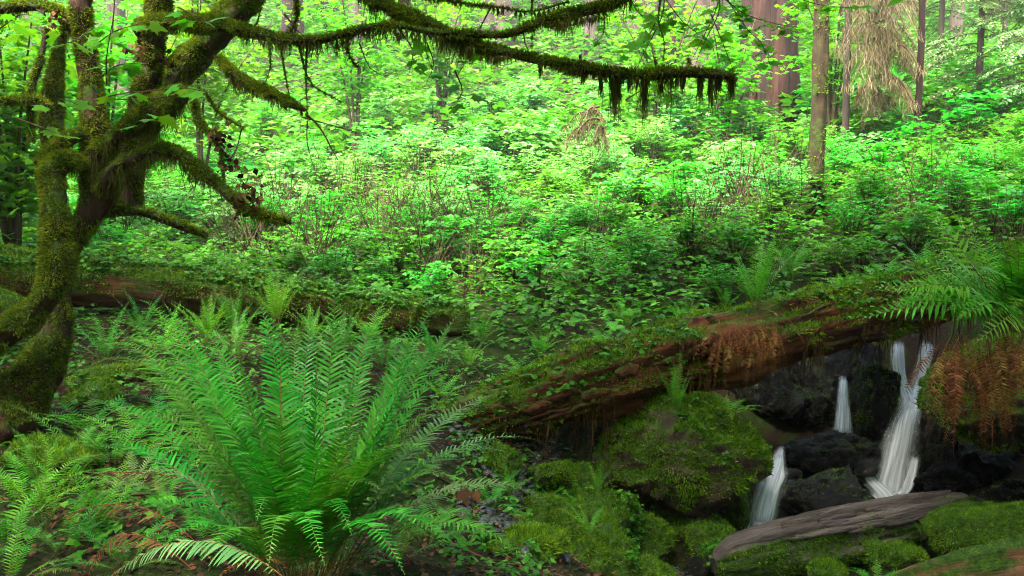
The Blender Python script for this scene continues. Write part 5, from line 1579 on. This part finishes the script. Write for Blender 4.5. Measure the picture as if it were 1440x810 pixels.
def tan_bush():
    b = at(842, 225, 12.5)
    b[2] = ground(b[0], b[1])[0]
    t = empty('dead_bush', tuple(b), 'tan withered bush drooping below the long mossy branch', 'bush')
    r = np.random.default_rng(9)
    for i in range(13):
        x0, y0 = 845 + r.normal(0, 12), 165 + r.uniform(-18, 20)
        x1, y1 = x0 + r.normal(-8, 22), y0 + r.uniform(8, 34)
        drape_bough(t, b, at(x0, y0, 12.6), at(x1, y1, 12.6 + r.normal(0, .25)), px(r.uniform(18, 42), 12.5), 80, .008)
    linked('stems', TWIGGY[1], t, Matrix.Scale(.95, 4))


tan_bush()


def hemlock(label, x, y, d, h, w, seed, group):
    b = at(x, y, d)
    b[2] = ground(b[0], b[1])[0] - .1
    t = empty('hemlock', tuple(b), label, 'tree', group)
    r = np.random.default_rng(seed)
    mb = MB()
    add_tube(mb, np.array([[b[0], b[1], b[2]], [b[0], b[1], b[2] + h * .5], [b[0], b[1], b[2] + h]]), [.09, .06, .02], 8)
    mb.build('trunk', M['pale_bark'], t, b)
    mb, wd = MB(), MB()
    for k in range(46):
        z = h * (0.12 + 0.86 * k / 46)
        a = r.uniform(0, 6.28)
        L = w * (1 - 0.8 * z / h) * r.uniform(.7, 1.1)
        u = np.linspace(0, 1, 16)
        dirv = np.array([math.cos(a), math.sin(a), 0])
        sd = np.array([-dirv[1], dirv[0], 0])
        P = np.array([b[0], b[1], b[2] + z]) + dirv * (u * L)[:, None] + np.array([0, 0, 1]) * ((.12 * u - .42 * u * u) * L)[:, None]
        add_tube(wd, P[::3], np.linspace(.016, .005, len(P[::3])), 4, cap=False)
        for q in range(2, 16):
            for sg in (-1, 1):
                ln = L * .42 * (1 - .7 * u[q]) * r.uniform(.7, 1.1)
                v = np.linspace(.1, 1, 6) + r.uniform(-.06, .06, 6)
                C = P[q] + (sd * sg * .8 + dirv * .5) * (v * ln)[:, None] - np.array([0, 0, 1]) * (.25 * v * v * ln)[:, None]
                f = np.tile(unit(sd * sg * .8 + dirv * .6 + np.array([0, 0, -.3])), (6, 1)) + r.normal(0, .35, (6, 3))
                mb.inst(QUICK_V * np.array([.7, 1, 1]), QUICK_F, frames(f, rand_up(6, .3)), C, r.uniform(.055, .10, 6))
    mb.build('crown', M['hemlock'], t, b)
    wd.build('boughs', M['stem'], t, b)


for i, (x, y, d, h, w, lb) in enumerate([(1375, 150, 18.5, 5.2, 1.7, 'grey-green feathery hemlock at the upper right'), (1450, 130, 17.5, 4.6, 1.8, 'hemlock with layered boughs cut by the right edge'), (1320, 130, 22, 6.0, 1.6, 'slender hemlock behind the thin reddish trunk'), (1410, 110, 23, 6.5, 2.0, 'tall hazy hemlock farther back at the upper right')]):
    hemlock(lb, x, y, d, h, w, i + 60, 'young hemlocks at the upper right')


# broadleaf small trees filling the upper left and the middle distance
def leafy_tree(label, x, y, d, h, w, n, seed, group=None, size=(.09, .15), mat='maple', lift=.35):
    b = at(x, y, d)
    b[2] = ground(b[0], b[1])[0] - .1
    t = empty('vine_maple', tuple(b), label, 'tree', group)
    r = np.random.default_rng(seed)
    wood, lf = MB(), MB()
    for k in range(7):
        a = r.uniform(0, 6.28)
        e = np.array([math.cos(a) * w * r.uniform(.4, 1), math.sin(a) * w * r.uniform(.3, .8), h * r.uniform(.7, 1)])
        P = catmull(np.array([b, b + e * np.array([.3, .3, .55]), b + e]), .15)
        add_tube(wood, P, np.linspace(.035, .008, len(P)), 6, cap=False)
        for q in range(n // 7):
            u = r.uniform(lift, 1)
            i = int(u * (len(P) - 1))
            aa = r.uniform(0, 6.28)
            rad = r.uniform(.05, .75) * w * .6
            c = P[i] + np.array([math.cos(aa) * rad, math.sin(aa) * rad, r.normal(0, .10) - rad * .12])
            m = 5
            C = c + r.normal(0, .13, (m, 3)) * np.array([1, 1, .35])
            az = r.uniform(0, 6.28, m)
            lf.inst(MAPLE_V, MAPLE_F, frames(np.column_stack([np.cos(az), np.sin(az), np.full(m, -.3)]), rand_up(m, .4)), C, r.uniform(*size, m))
    wood.build('trunk', M['stem'], t, b)
    lf.build('crown', M['maple'], t, b)


for i, (x, y, d, h, w, n, lb) in enumerate([
    (20, 330, 10.0, 3.6, 1.3, 420, 'vine maple with bright leaves behind the crooked maple at the left edge'), (150, 290, 12.5, 4.2, 1.5, 420, 'vine maple glowing green behind the dark trunk'),
    (-60, 300, 12.5, 4.6, 1.8, 420, 'vine maple mostly outside the left edge'), (280, 230, 16, 4.5, 1.6, 380, 'vine maple behind the thick slanting limb'),
    (500, 200, 20, 4.6, 1.7, 320, 'pale vine maple on the hill under the long limb'), (620, 180, 22, 4.5, 1.6, 300, 'pale vine maple at the crest in the middle'),
    (930, 185, 19, 4.4, 1.5, 300, 'vine maple left of the pale redwood'), (1170, 170, 19, 4.6, 1.4, 260, 'vine maple behind the slim mossy trunk'), (1020, 180, 18.5, 3.2, 1.2, 220, 'vine maple at the foot of the redwoods')]):
    leafy_tree(lb, x, y, d, h, w, n, 80 + i)

# damp air that pales the far slope
def build_haze():
    m, nt, out = new_mat('damp_air')
    v = nt.nodes.new('ShaderNodeVolumePrincipled')
    v.inputs['Color'].default_value = (0.93, 0.96, 0.93, 1)
    v.inputs['Density'].default_value = 0.0010
    v.inputs['Anisotropy'].default_value = 0.2
    nt.links.new(v.outputs[0], out.inputs['Volume'])
    mb = MB()
    x0, x1, y0, y1, z0, z1 = -50, 50, -48, 86, -3.0, 62.0
    mb.add([[x, y, z] for z in (z0, z1) for y in (y0, y1) for x in (x0, x1)], [[0, 2, 3, 1], [4, 5, 7, 6], [0, 1, 5, 4], [2, 6, 7, 3], [0, 4, 6, 2], [1, 3, 7, 5]])
    tag(mb.build('haze', m), 'thin damp air paling the far slope', None, None, 'stuff')


build_haze()
print('objects', len(bpy.data.objects), 'tris', sum(len(m.polygons) for m in bpy.data.meshes))
